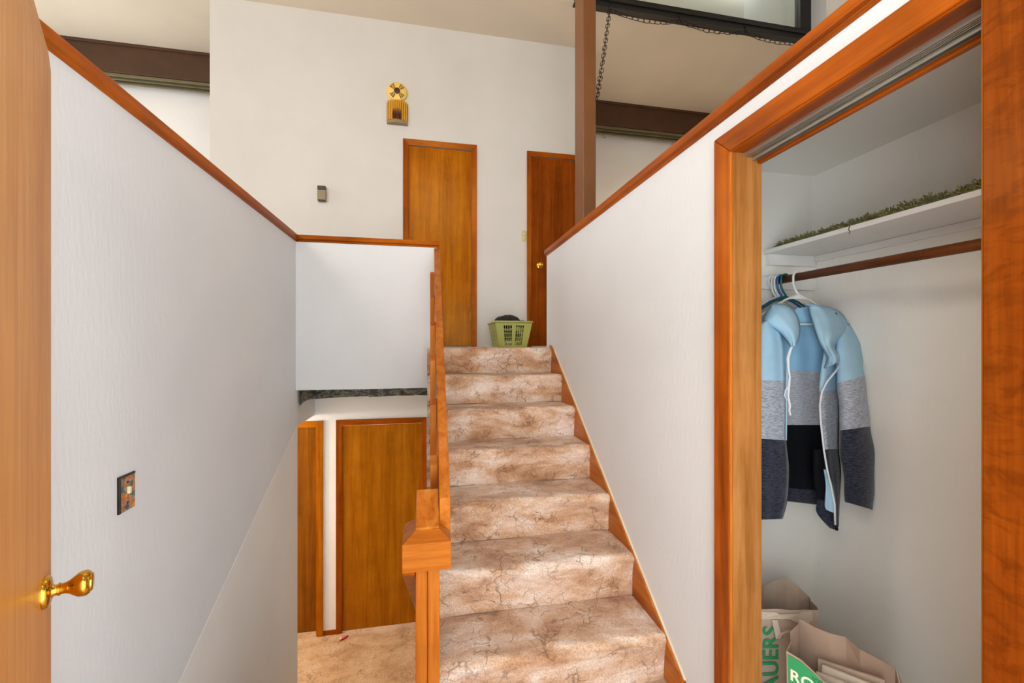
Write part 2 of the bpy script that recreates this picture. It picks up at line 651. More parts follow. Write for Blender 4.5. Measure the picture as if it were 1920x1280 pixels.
# upper rooms
YF = 5.45
struct(box('wall_far', -4.7, 4.1, YF, YF + 0.12, ZU, ZC, M['cream']), 'cream outer wall below the dark roof beam', 'wall')
struct(boxes('wall_far_left', [(-4.82, -4.70, -0.12, 2.4, ZU, R(4.6)), (-4.82, -4.70, 5.25, 5.57, ZU, R(4.6)),
                               (-4.82, -4.70, 2.4, 5.25, ZU, ZU + 0.8), (-4.82, -4.70, 2.4, 5.25, R(2.3), R(4.6))],
             M['cream']), 'outer wall of the left upper room with its window opening', 'wall')
struct(boxes('wall_far_right', [(4.0, 4.12, 2.0, 5.57, ZU, R(4.6)), (4.0, 4.12, -0.12, 1.0, ZU, R(4.6)),
                                (4.0, 4.12, 1.0, 2.0, ZU, ZU + 0.9), (4.0, 4.12, 1.0, 2.0, R(1.9), R(4.6))],
             M['white']), 'outer wall of the right upper room beside the black framed window', 'wall')
struct(box('trim_15', 3.93, 4.0, 3.30, 3.535, ZU, R(4.6), M['cream']), 'cream pilaster on the right outer wall', 'trim')
struct(boxes('wall_front', [
    (-4.7, -0.45, -0.24, -0.12, -0.2, R(0.9)), (0.90, 4.1, -0.24, -0.12, -0.2, R(0.9)),
    (-0.45, 0.90, -0.24, -0.12, R(0.70), R(0.9)),
    (-4.7, -3.3, -0.24, -0.12, R(0.9), R(4.6)), (-2.1, -0.55, -0.24, -0.12, R(0.9), R(4.6)),
    (0.55, 4.1, -0.24, -0.12, R(0.9), R(4.6)),
    (-3.3, -2.1, -0.24, -0.12, R(2.2), R(4.6)), (-0.55, 0.55, -0.24, -0.12, R(0.9), R(2.3)),
    (-0.55, 0.55, -0.24, -0.12, R(3.3), R(4.6))], M['white']),
    'front wall with the open doorway and tall windows', 'wall')
struct(boxes('ceiling', [(-4.7, 4.1, 3.80, YF + 0.12, ZC, ZC + 0.12), (-4.7, 4.1, -0.24, 3.80, R(4.6), R(4.7))], M['ceil']),
       'high cream ceiling over the upper rooms', 'ceiling')
struct(boxes('wall_clerestory', [(-4.7, 1.35, 3.80, 3.90, ZC + 0.12, R(4.6))], M['ceil']),
       'wall stepping up to the higher ceiling', 'wall')

# roof beam with curtain track
bm_ = struct(box('roof_beam', -4.7, 4.0, 5.26, 5.45, R(2.95), ZC, M['brown'], bevel=0.004),
             'dark brown roof beam below the cream ceiling', 'beam')
box('beam_lip', -4.7, 4.0, 5.245, 5.26, ZC - 0.03, ZC, M['brown'], bm_, bevel=0.003)
ct = empty('curtain_track', (0, 5.30, R(2.87)))
tag(ct, 'dull metal curtain track fixed under the dark roof beam', 'curtain track')
for y0, z0, z1 in ((5.27, 2.915, 2.945), (5.30, 2.895, 2.93), (5.335, 2.872, 2.915)):
    box('rail', -4.6, 3.9, y0, y0 + 0.018, R(z0), R(z1), M['brasstrack'], ct, bevel=0.002)
for x in (2.31, -2.32):
    tube('cup_hook', [(x, 5.31, R(2.88)), (x, 5.31, R(2.85)), (x - 0.02, 5.31, R(2.825)), (x, 5.31, R(2.80)),
                      (x + 0.02, 5.31, R(2.81))], 0.006, M['brass'], ct, 6)

# clerestory window with black frame
win = empty('window_1', (2.6, 3.79, ZC))
struct(win, 'black framed clerestory window above the ceiling step', 'window')
box('sill_frame', 1.35, 4.0, 3.77, 3.85, ZC - 0.012, ZC + 0.10, M['black'], win, bevel=0.004)
box('sill_lip', 1.35, 4.0, 3.755, 3.772, ZC + 0.035, ZC + 0.055, M['black'], win, bevel=0.003)
box('side_frame', 3.865, 4.0, 3.77, 3.85, ZC + 0.10, R(4.6), M['black'], win, bevel=0.004)
box('side_frame', 1.35, 1.43, 3.77, 3.85, ZC + 0.10, R(4.6), M['black'], win, bevel=0.004)
box('pane', 1.43, 3.865, 3.805, 3.813, ZC + 0.10, R(4.6), M['glass'], win)
struct(boxes('ceiling_soffit', [(1.3, 4.1, 4.75, 4.85, ZC + 0.12, R(4.6)), (1.3, 4.1, 3.9, 4.60, R(4.6), R(4.7)),  # slot left open in the roof to let sky light onto the soffit
                                (1.25, 1.35, 3.9, 4.8, ZC + 0.12, R(4.6))], M['cream']),
       'cream roof soffit seen through the clerestory window', 'ceiling')

# chain on hooks along the window sill
chain = empty('hanging_chain', (1.69, 3.74, R(2.3)))
tag(chain, 'black link chain looped on hooks below the black window frame', 'chain')


def lerp(a, b, t):
    return a + (b - a) * t


def link_mesh():
    pts = []
    L, W = 0.036, 0.018
    for k in range(14):
        t = 2 * PI * k / 14
        c, s = math.cos(t), math.sin(t)
        pts.append(Vector((s * W, 0, c * W + (L - W if c > 0 else -(L - W)))))
    v, f = tube_geo(pts, 0.0031, 5, True)
    me = bpy.data.meshes.new('link')
    me.from_pydata(v, [], f)
    me.materials.append(M['iron'])
    for p in me.polygons:
        p.use_smooth = True
    return me


LK = link_mesh()


def lay_chain(path):
    # resample the path at the link pitch
    d = [0.0]
    for a, b in zip(path, path[1:]):
        d.append(d[-1] + (b - a).length)
    pitch = 0.0600
    n = int(d[-1] / pitch)
    for i in range(n):
        s = (i + 0.5) * pitch
        k = max(j for j in range(len(d)) if d[j] <= s)
        k = min(k, len(path) - 2)
        t = (s - d[k]) / (d[k + 1] - d[k])
        p = path[k].lerp(path[k + 1], t)
        q = (path[k + 1] - path[k]).to_track_quat('Z', 'Y')
        o = bpy.data.objects.new('link', LK)
        COL.objects.link(o)
        o.parent = chain
        o.location = p - wl(chain)
        o.rotation_mode = 'QUATERNION'
        o.rotation_quaternion = q @ Matrix.Rotation(PI / 2 * (i % 2) + random.uniform(-.3, .3), 3, 'Z').to_quaternion()


hooks = [at(1143, 19, 3.74), at(1276, 40, 3.74), at(1399, 60, 3.74), at(1506, 80, 3.74)]
path = []
for a, b in zip(hooks, hooks[1:]):
    for k in range(10):
        t = k / 10
        p = a.lerp(b, t)
        p.z -= 0.05 * 4 * t * (1 - t)
        path.append(p)
path.append(hooks[-1])
lay_chain(path)
pend = Vector((1.03, 2.72, R(1.22)))
path = []
for k in range(21):
    t = k / 20
    p = hooks[0].lerp(pend, t)
    p.z -= 0.10 * 4 * t * (1 - t)
    path.append(p)
lay_chain(path)
for hk in hooks[:3]:
    tube('hook', [hk + Vector((0, 0.03, 0.07)), hk + Vector((0, 0, 0.05)), hk + Vector((-.015, 0, 0.02)),
                  hk + Vector((0, -0.005, -0.008)), hk + Vector((.02, 0, 0.012))], 0.0055, M['iron'], chain, 6)

# ------------------------------------------------------------------ wooden caps on the half walls
struct(prism_y('trim_1', [(-1.07, CAP0), (XL + 0.006, CAP0), (XL + 0.006, CAP0 + 0.012), (XL + 0.018, CAP0 + 0.016),
                          (XL + 0.018, CAP1), (-1.07, CAP1)], -0.12, 3.31, M['trimY'], bevel=0.003),
       'orange stained cap rail on the left half wall', 'cap rail')
struct(prism_x('trim_2', [(3.199, CAP0), (3.33, CAP0), (3.33, CAP1), (3.187, CAP1), (3.187, CAP0 + 0.016),
                          (3.199, CAP0 + 0.012)], XL + 0.0185, 0.07, M['trimX'], bevel=0.003),
       'orange stained cap rail on the guard wall at the stairwell end', 'cap rail')
struct(prism_y('trim_3', [(1.07, CAP0), (XR - 0.006, CAP0), (XR - 0.006, CAP0 + 0.012), (XR - 0.018, CAP0 + 0.016),
                          (XR - 0.018, CAP1), (1.07, CAP1)], -0.12, 3.345, M['trimY'], bevel=0.003),
       'orange stained cap rail on the wall above the closet', 'cap rail')

# brown post standing on the right cap
struct(box('post', 0.96, 1.046, 2.53, 2.69, CAP1, R(4.6), M['post'], bevel=0.004),
       'brown painted post rising from the cap rail', 'post')

# ------------------------------------------------------------------ staircase up
st = empty('staircase', (0.45, 2.3, 0))
tag(st, 'carpeted flight of seven steps up to the hall', 'staircase')


def step(k):
    """k = 0 is the bottom step, 6 the upper floor edge; puffy carpet with rounded nosing and wrapped side"""
    yr = YTOP - RUN * (6 - k)
    z0, z1 = RISE * k, RISE * (k + 1)
    depth = RUN + 0.012 if k < 6 else 0.05
    prof = []           # (y, z) from riser foot over the nosing to the tread back
    r = 0.034
    yf = yr - 0.017
    for t in (0.0, 0.22, 0.45, 0.70, 0.95):
        bul = 0.006 * math.sin(PI * t)
        prof.append((lerp(yr, yf, t) + bul, lerp(z0 - 0.002, z1 - r, t)))
    cy, cz = yf + r, z1 - r
    for a in range(0, 9):
        th = PI - (PI / 2) * a / 8
        prof.append((cy + math.cos(th) * r, cz + math.sin(th) * r))
    for t in (0.1, 0.25, 0.45, 0.7, 1.0):
        prof.append((lerp(cy, yr + depth, t), z1 - 0.004 * t))
    x0, x1 = -0.018, 0.929
    nx = 46
    v, f = [], []
    rnd = random.Random(40 + k)
    ph = [rnd.uniform(0, 6.28) for _ in range(6)]
    for i in range(nx + 1):
        u = i / nx
        x = lerp(x0, x1, u)
        e = min(1, u / 0.035)
        pinch = (1 - math.sqrt(max(0, 1 - (1 - e) ** 2))) * 0.018
        e2 = min(1, (1 - u) / 0.012)
        pinch += (1 - e2) * 0.006
        for j, (y, z) in enumerate(prof):
            w = 0.005 * math.sin(x * 9 + ph[0] + j * .35) + 0.0035 * math.sin(x * 21 + ph[1] + j * .8) \
                + 0.002 * math.sin(x * 47 + ph[2] + j * 1.3)
            nose = 1.0 if 4 <= j <= 15 else 0.4
            v.append((x, y + pinch * (1 if j < 16 else 0) - w * nose, z - pinch * (1 if j > 8 else .3) + w * .4 * (1 if j > 4 else 0)))
    m = len(prof)
    for i in range(nx):
        for j in range(m - 1):
            f.append((i * m + j, (i + 1) * m + j, (i + 1) * m + j + 1, i * m + j + 1))
    # closed sides and underside
    n0 = len(v)
    v += [(x0, yr + depth, z0 - 0.05), (x1, yr + depth, z0 - 0.05), (x0, yr + 0.03, z0 - 0.05), (x1, yr + 0.03, z0 - 0.05)]
    f.append(tuple(range(m)) + (n0, n0 + 2))
    f.append(tuple(range(nx * m, nx * m + m)) + (n0 + 1, n0 + 3))
    f.append((n0, n0 + 1, n0 + 3, n0 + 2))
    f.append((m - 1, nx * m + m - 1, n0 + 1, n0))
    f.append((0, nx * m, n0 + 3, n0 + 2))
    o = mobj('step', v, f, M['carpet'], st, smooth=True)
    es = o.modifiers.new('split', 'EDGE_SPLIT')
    es.split_angle = math.radians(60)
    return o


for k in range(7):
    step(k)
# skirt board along the wall; its top follows the nosings
sk = [(1.30, 0.0), (1.30, 0.03), (1.42, R(-1.262)), (YTOP - 0.03, ZU - 0.01), (YTOP + 0.05, ZU + 0.02), (YTOP + 0.05, ZU - 0.45), (1.60, 0.0)]
prism_x('skirt_board', sk, 0.929, 0.944, M['pineY'], st, bevel=0.002)
cl = [(1.42, R(-1.262)), (YTOP - 0.03, ZU - 0.01), (YTOP - 0.033, ZU - 0.005), (1.415, R(-1.257))]
prism_x('caulk_line', cl, 0.937, 0.9449, M['caulk'], st)
prism_x('stringer', [(1.60, 0.0), (YTOP + .03, ZU - 0.13), (YTOP + .03, ZU - 0.42), (1.95, 0.0)], -0.004, 0.012, M['pineY'], st)

# flight down to the lower hall (mostly below the view)
sd = empty('staircase_down', (-0.45, 2.0, ZLOW))
tag(sd, 'carpeted flight of steps down to the lower hall', 'staircase')
for k in range(8):
    zt = -0.187 * k
    y0 = 1.20 + 0.245 * (k - 1)
    if k:
        box('step', XL + 0.004, 0.010, y0, y0 + 0.255, zt - 0.25 if k < 7 else ZLOW, zt, M['carpetlow'], sd, bevel=0.02, seg=3)

# ------------------------------------------------------------------ railing with newel
rl = empty('stair_railing', (0.0, 1.44, 0))
tag(rl, 'orange pine stair railing with boxy newel post and square balusters', 'railing')
ZR = -1.540


def railz(y):
    return R(ZR + 0.709 * y)


prism_x('handrail', [(1.44, railz(1.44)), (3.204, railz(3.204)), (3.204, railz(3.204) - 0.17), (1.44, railz(1.44) - 0.17)],
        0.031, 0.069, M['pineY'], rl, bevel=0.003)
for i in range(6):
    y = 2.968 - 0.2678 * i
    zt = R(-1.614 + 0.709 * y)
    k = 6 - 1 - i
    zb = RISE * (k + 1) - 0.01
    prism_x('baluster', [(y, zb), (y + 0.04, zb), (y + 0.04, zt + 0.028), (y + 0.002, zt)], 0.001, 0.0305, M['pineZ'], rl, bevel=0.002)
nw = [(-0.046, -0.0085), (-0.0075, 0.031)]
for a, b in nw:
    prism_x('newel_board', [(1.40, 0.0), (1.49, 0.0), (1.49, R(-0.54)), (1.40, R(-0.615))], a, b, M['pineZ'], rl, bevel=0.0025)
cb = box('newel_collar', -0.087, 0.067, 1.362, 1.53, R(-0.722), R(-0.632), M['pineX'], rl, bevel=0.002)
v = [(-0.087, 1.362, R(-0.632)), (0.067, 1.362, R(-0.632)), (0.067, 1.53, R(-0.632)), (-0.087, 1.53, R(-0.632)),
     (-0.0465, 1.398, R(-0.603)), (0.0315, 1.398, R(-0.603)), (0.0315, 1.492, R(-0.603)), (-0.0465, 1.492, R(-0.603))]
mobj('collar_bevel', v, BF, M['pineX'], rl, bevel=0.0015)
# sloping top block of the newel
prism_x('newel_cap', [(1.396, R(-0.606)), (1.396, R(-0.596)), (1.525, R(-0.513)), (1.525, R(-0.606))], -0.047, 0.0305,
        M['pineY'], rl, bevel=0.003)
zl = lambda y: R(-0.650 - 0.70 * (y - 1.362))
prism_x('lower_handrail', [(1.40, zl(1.362)), (3.0, zl(3.0)), (3.0, zl(3.0) - 0.10), (1.40, zl(1.362) - 0.10)], -0.087, -0.048,
        M['trimY'], rl, bevel=0.003)

# ------------------------------------------------------------------ doors
def casing(parent, x0, x1, z0, z1, y, w, t, mz, mx):
    """mitred casing around an opening on a wall facing the camera (-y)"""
    for s in (0, 1):
        xi = (x0, x1)[s]
        xo = xi - w if s == 0 else xi + w
        v = [(xi, y, z0), (xo, y, z0), (xo, y, z1 + w), (xi, y, z1),
             (xi, y - t * .55, z0), (xo, y - t, z0), (xo, y - t, z1 + w), (xi, y - t * .55, z1)]
        mobj('side_casing', v, BF, mz, parent, bevel=0.003)
    v = [(x0, y, z1), (x1, y, z1), (x1 + w, y, z1 + w), (x0 - w, y, z1 + w),
         (x0, y - t * .55, z1), (x1, y - t * .55, z1), (x1 + w, y - t, z1 + w), (x0 - w, y - t, z1 + w)]
    mobj('head_casing', v, BF, mx, parent, bevel=0.003)


def hinge(parent, x, y, z):
    lathe('hinge', [(0, 0.006), (0.085, 0.006)], (x, y, z - 0.043), (0, 0, 1), M['oldbrass'], parent, 10)


def round_knob(parent, p, n, s=1.0):
    return lathe('knob', [(0, .033 * s), (.006 * s, .033 * s), (.010 * s, .024 * s), (.014 * s, .012 * s), (.030 * s, .011 * s),
                          (.036 * s, .018 * s), (.046 * s, .026 * s), (.058 * s, .026 * s), (.066 * s, .018 * s), (.068 * s, 0.001)], p, n, M['brass'], parent, 24)


d1 = empty('door_1', (0.1, YB, ZU))
struct(d1, 'golden stained closet door at the head of the stairs', 'door')
box('leaf', UD[0] - 0.011, UD[1] + 0.011, YB + 0.006, YB + 0.045, ZU + 0.012, ZUD, M['lauanZ'], d1, bevel=0.002)
casing(d1, UD[0] - 0.004, UD[1] + 0.004, ZU, ZUD + 0.004, YB, 0.06, 0.020, M['trimZ'], M['trimX'])
for z in (R(1.66), R(0.30)):
    hinge(d1, UD[1] + 0.002, YB - 0.004, z)
d2 = empty('door_2', (1.3, YB, ZU))
struct(d2, 'reddish stained hall door with brass knob beside the brown post', 'door')
box('leaf', UD2[0] - 0.011, UD2[1] + 0.011, YB + 0.006, YB + 0.045, ZU + 0.012, ZUD2, M['reddoor'], d2, bevel=0.002)
casing(d2, UD2[0] - 0.004, UD2[1] + 0.004, ZU, ZUD2 + 0.004, YB, 0.05, 0.020, M['trimZ'], M['trimX'])
round_knob(d2, (1.165, YB + 0.006, R(0.862)), (0, -1, 0), 1.0)
for z in (R(1.72), R(1.2)):
    hinge(d2, UD2[1] + 0.002, YB - 0.004, z)
d3 = empty('door_3', (-0.47, YB, ZLOW))
struct(d3, 'amber stained door in the lower hall beside the white wall strip', 'door')
box('leaf', LD[0] - 0.011, LD[1] + 0.011, YB + 0.008, YB + 0.045, ZLOW + 0.012, ZLD, M['lowdoor'], d3, bevel=0.002)
casing(d3, LD[0] - 0.004, LD[1] + 0.004, ZLOW, ZLD + 0.004, YB, 0.058, 0.020, M['trimZ'], M['trimX'])
for z in (ZLD - 0.22, ZLOW + 0.26):
    hinge(d3, LD[0] - 0.002, YB - 0.003, z)
d4 = empty('door_4', (-1.35, YB, ZLOW))
struct(d4, 'dark amber recessed door at the edge of the lower passage', 'door')
box('leaf', -1.76, -1.088, YB + 0.075, YB + 0.11, ZLOW + 0.005, ZLD, M['browndoor'], d4, bevel=0.002)
box('side_jamb', -1.092, -1.074, YB - 0.002, YB + 0.11, ZLOW, ZLD, M['lauanZ'], d4)
box('side_casing', -1.08, -1.026, YB - 0.020, YB, ZLOW, ZLD + 0.06, M['lauanZ'], d4, bevel=0.003)
box('head_casing', -1.75, -1.08, YB - 0.020, YB, ZLD, ZLD + 0.06, M['lauanX'], d4, bevel=0.003)
struct(box('baseboard_back', -1.026, LD[0] - 0.062, YB - 0.012, YB, ZLOW, ZLOW + 0.045, M['trimX'], bevel=0.002),
       'short stained baseboard between the two lower doors', 'baseboard')

# open front door beside the camera
P = Vector((-0.657, 0.883, 0))
dd = Vector((0.454, -0.891, 0)).normalized()
nn = Vector((0.891, 0.454, 0)).normalized()
d5 = empty('door_5', tuple(P + dd * 0.45))
struct(d5, 'light orange front door standing open, with a brass knob', 'door')
v, f = [], []
NZ = 60
for i in range(NZ + 1):
    z = 0.012 + 2.02 * i / NZ
    rel = z - H
    warp = 0.0
    if rel > 0.50:
        warp = -0.21 * (rel - 0.50)
    for a, b in ((0.0, 0.0), (0.0, -0.044), (0.86, -0.044), (0.86, 0.0)):
        k = warp if a == 0.0 else 0.0
        p = P + dd * a + nn * (b + k)
        v.append((p.x, p.y, z))
for i in range(NZ):
    for k in range(4):
        k2 = (k + 1) % 4
        f.append((i * 4 + k, i * 4 + k2, (i + 1) * 4 + k2, (i + 1) * 4 + k))
f += [(0, 1, 2, 3), tuple(NZ * 4 + k for k in range(4))]
mobj('leaf', v, f, M['front'], d5, bevel=0.004)
kp = P + dd * 0.052
kp.z = R(-0.414)
kn = empty('tmp', (0, 0, 0))
bpy.data.objects.remove(kn)
rose = lathe('rosette', [(0, .026), (.004, .026), (.007, .024), (.009, .017), (.0095, .011)], kp, nn, M['brass'], d5, 30)
prof = [(.009, .0150), (.013, .0130), (.019, .0105), (.024, .0105), (.025, .0125), (.029, .0125), (.030, .0105), (.038, .0108),
        (.046, .0135), (.054, .0190), (.062, .0235), (.070, .0255), (.077, .0250), (.083, .0220), (.0845, .0205),
        (.0850, .0185), (.088, .0180), (.0895, .0150), (.090, .0001)]
lathe('knob', [(a * .66, b * .84) for a, b in prof], kp, nn, M['brass'], rose, 32)

# ------------------------------------------------------------------ closet
YE, XBK = 1.60, 1.706
struct(box('wall_closet_back', XBK, XBK + 0.08, 0.36, YE + 0.06, 0, R(0.79), M['closet']), 'off-white back wall of the coat closet', 'wall')
struct(box('wall_closet_end', 1.045, XBK, YE, YE + 0.06, 0, R(0.79), M['closet']), 'off-white end wall of the coat closet behind the hangers', 'wall')
struct(box('wall_closet_near', 1.045, XBK, 0.36, 0.44, 0, R(0.79), M['closet']), 'off-white near end wall of the coat closet', 'wall')
struct(box('ceiling_closet', 1.045, XBK, 0.44, YE, R(0.766), R(0.79), M['closet']), 'off-white closet ceiling', 'ceiling')
OP0, OP1, OZ = 0.555, 1.166, R(0.612)
cf = empty('trim_4', (XR, 0.86, 0))
struct(cf, 'orange stained frame around the coat closet opening', 'door frame')
xo = XR - 0.019
w = 0.070
def ycasing(name, y_in, y_out, z0, z1i, z1o, mat):
    v = [(XR, y_in, z0), (XR, y_out, z0), (XR, y_out, z1o), (XR, y_in, z1i),
         (xo + .006, y_in, z0), (xo, y_out, z0), (xo, y_out, z1o), (xo + .006, y_in, z1i)]
    return mobj(name, v, BF, mat, cf, bevel=0.0035)
ycasing('side_casing', OP1 + 0.004, OP1 + w, 0, OZ + 0.004, OZ + w - 0.002, M['trimZ'])
ycasing('side_casing', OP0 - 0.004, OP0 - w - 0.01, 0, OZ + 0.004, OZ + w - 0.002, M['fir'])
z0, z1 = OZ + 0.004, OZ + w - 0.002
v = [(XR, OP0 - 0.004, z0), (XR, OP1 + 0.004, z0), (XR, OP1 + w, z1), (XR, OP0 - w - .01, z1),
     (xo + .006, OP0 - 0.004, z0), (xo + .006, OP1 + 0.004, z0), (xo, OP1 + w, z1), (xo, OP0 - w - .01, z1)]
mobj('head_casing', v, BF, M['trimY'], cf, bevel=0.0035)
box('side_jamb', XR - 0.008, 1.048, OP1, OP1 + 0.03, 0, OZ + 0.018, M['jambZ'], cf, bevel=0.0015)
box('jamb_bead', XR - 0.014, XR - 0.004, OP1 - 0.004, OP1 + 0.008, 0, OZ, M['pineZ'], cf, bevel=0.003)
box('side_jamb', XR - 0.008, 1.048, OP0 - 0.03, OP0, 0, OZ + 0.018, M['lauanZ'], cf, bevel=0.0015)
box('head_jamb', XR - 0.008, 1.048, OP0, OP1, OZ, OZ + 0.018, M['trimY'], cf, bevel=0.0015)
tr = empty('closet_door_track', (1.0, 0.86, OZ))
tag(tr, 'ribbed aluminium sliding door track under the closet head', 'track')
box('track_plate', 0.982, 1.040, OP0, OP1, OZ - 0.004, OZ, M['alu'], tr)
for i in range(4):
    x = 0.983 + i * 0.0065
    box('rib', x, x + 0.0032, OP0, OP1, OZ - 0.012, OZ - 0.004, M['alu'], tr)
box('channel_wall', 1.0095, 1.0125, OP0, OP1, OZ - 0.022, OZ - 0.004, M['alu'], tr)
box('channel_wall', 1.0245, 1.0275, OP0, OP1, OZ - 0.022, OZ - 0.004, M['alu'], tr)
box('channel_shade_strip', 1.0125, 1.0245, OP0, OP1, OZ - 0.007, OZ - 0.004, M['black'], tr)  # solid black strip standing in for the shade inside the channel
box('back_fascia', 1.031, 1.047, OP0, OP1, OZ - 0.030, OZ, M['trimY'], tr, bevel=0.002)

# shelf, cleats, rod
sh = empty('closet_shelf', (1.58, 1.0, R(0.39)))
tag(sh, 'white painted closet shelf carrying a shag rug', 'shelf')
XS = 1.443
box('board', XS, XBK, 0.44, YE, R(0.400), R(0.418), M['shelfw'], sh, bevel=0.002)
box('end_cleat', XS + 0.01, XBK, YE - 0.022, YE, R(0.352), R(0.400), M['shelfw'], sh, bevel=0.003)
box('back_cleat', XBK - 0.014, XBK, 0.44, YE - 0.022, R(0.372), R(0.400), M['shelfw'], sh, bevel=0.003)
pl = [(1.30, R(0.30)), (1.30, R(0.245))] + [(XBK - 0.022 + 0.018 * math.sin(a), R(0.263) - 0.018 * math.cos(a)) for a in
                                            (0, .4, .8, 1.2, 1.57)] + [(XBK - 0.004, R(0.30))]
prism_y('rod_cleat', pl, YE - 0.022, YE, M['shelfw'], sh, bevel=0.003)
XRD, ZRD = 1.468, R(0.278)
rod = tag(tube('closet_rod', [(XRD, 0.44, ZRD - 0.006), (XRD, 1.0, ZRD - 0.003), (XRD, YE - 0.026, ZRD)], 0.0162, M['darkrod'], n=20),
          'dark brown round wooden closet rod', 'rod')
rk = lathe('rod_socket', [(0, 0.030), (0.012, 0.030), (0.012, 0.019), (0.004, 0.018)], (XRD, YE - 0.022, ZRD), (0, -1, 0), M['shelfw'], rod, 20)

# shag rug on the shelf
rg = empty('shag_rug', (1.57, 0.95, R(0.418)))
tag(rg, 'folded olive green shag rug lying on the closet shelf', 'rug')
box('backing', XS + 0.012, XBK - 0.02, 0.46, 1.555, R(0.4185), R(0.428), M['rug'], rg, bevel=0.004)
rnd = random.Random(5)


def yarn(lst, p, d, ln, r):
    q = p + d * ln * 0.5 + Vector((rnd.uniform(-.3, .3), rnd.uniform(-.3, .3), rnd.uniform(-.1, .3))) * ln * .3
    e = p + d * ln
    e.z = max(e.z, R(0.4195))
    lst.append(([p, q, e], r))


for part, mt, cnt in (('pile', M['rug'], 1500), ('pile_tips', M['rugp'], 420)):
    ys = []
    for _ in range(cnt):
        y = rnd.uniform(0.50, 1.535)
        x = XS + 0.012 + abs(rnd.gauss(0, 0.035))
        if x > XBK - 0.03:
            continue
        grow = 1.25 - 0.55 * (y - 0.46) / 1.1
        p = Vector((x, y, R(0.4215) + rnd.uniform(0, 0.006)))
        d = Vector((rnd.uniform(-.8, .3), rnd.uniform(-.9, .9), rnd.uniform(.15, 1.0))).normalized()
        yarn(ys, p, d, rnd.uniform(0.014, 0.030) * grow, 0.0019)
    V, Fc = [], []
    for pts, r in ys:
        v, f = tube_geo(pts, r, 4)
        n = len(V)
        V += v
        Fc += [tuple(i + n for i in q) for q in f]
    o = mobj(part, V, Fc, mt, rg, smooth=True)
    o['kind'] = 'stuff'
tube('loose_yarn', [at(1593, 424, 1.16), at(1591, 430, 1.157), at(1594, 434, 1.155), at(1592, 438, 1.155)], 0.0017, M['rug'], rg, 6)

# ------------------------------------------------------------------ hangers
def hanger(name, y, mat, label, tilt=0.0, group=None, shift=0.0, droop=0.0):
    """tubular plastic hanger on the rod; its bar lies across the closet (x)"""
    h = empty(name, (XRD, y, ZRD - 0.25))
    tag(h, label, 'hanger', group)
    c, s = math.cos(tilt), math.sin(tilt)

    def pt(u, z):
        return Vector((XRD + u * c, y + u * s, ZRD + z))
    r = 0.0042
    hk = []
    for k in range(11):
        a = math.radians(-20 + 200 * k / 10)
        hk.append(pt(math.cos(a) * 0.0215, -0.0008 + math.sin(a) * 0.0215))
    hk += [pt(-0.0215, -0.03), pt(-0.012, -0.052), pt(0.0, -0.066), pt(0, -0.078)]
    tube('hook', hk, r, mat, h, 8)
    sp = 0.205
    tri = [pt(0, -0.072), pt(0.06, -0.095), pt(sp * .9, -0.165), pt(sp, -0.176), pt(sp * 1.0, -0.188), pt(sp * .93, -0.192),
           pt(0, -0.192), pt(-sp * .93, -0.192), pt(-sp, -0.188), pt(-sp, -0.176), pt(-sp * .9, -0.165), pt(-0.06, -0.095)]
    tube('shoulder_frame', tri, r * 1.1, mat, h, 8, True)
    v = [pt(-0.045, -0.092), pt(0, -0.066), pt(0.045, -0.092), pt(0.02, -0.090), pt(-0.02, -0.090)]
    mobj('neck_web', v, [(0, 1, 2, 3, 4)], mat, h, solid=0.005)
    return h


hanger('clothes_hanger', 1.555, M['plasticwhite'], 'empty white plastic hanger pushed against the closet end wall', 0.02)
hanger('clothes_hanger', 1.540, M['plasticwhite'], 'empty white plastic hanger between the wall-side hanger and the blue one', 0.01)
hanger('clothes_hanger', 1.524, M['plasticblue'], 'empty bright blue plastic hanger behind the teal one', 0.0)
hanger('clothes_hanger', 1.505, M['plasticgreen'], 'dark teal green plastic hanger behind the hooded jacket', -0.01)
YJ = 1.445
hanger('clothes_hanger', YJ, M['plasticwhite'], 'white plastic hanger holding the hooded jacket', 0.0)

# ------------------------------------------------------------------ hooded jacket
jk = empty('hooded_jacket', (1.47, 1.40, R(-0.72)))
tag(jk, 'striped pale blue, grey and navy zip hooded jacket on a white hanger', 'jacket')


def cat(p0, p1, p2, p3, t):
    return 0.5 * (2 * p1 + (p2 - p0) * t + (2 * p0 - 5 * p1 + 4 * p2 - p3) * t * t + (3 * p1 - p0 - 3 * p2 + p3) * t ** 3)


def spline_rows(rows, sub):
    """rows of tuples -> smooth in-between rows; returns (rows, segment index of each strip)"""
    out, seg = [], []
    n = len(rows)
    for i in range(n - 1):
        a, b, c, d = rows[max(i - 1, 0)], rows[i], rows[i + 1], rows[min(i + 2, n - 1)]
        for k in range(sub):
            t = k / sub
            out.append(tuple(cat(a[q], b[q], c[q], d[q], t) for q in range(len(b))))
            seg.append(i)
    out.append(tuple(rows[-1]))
    return out, seg


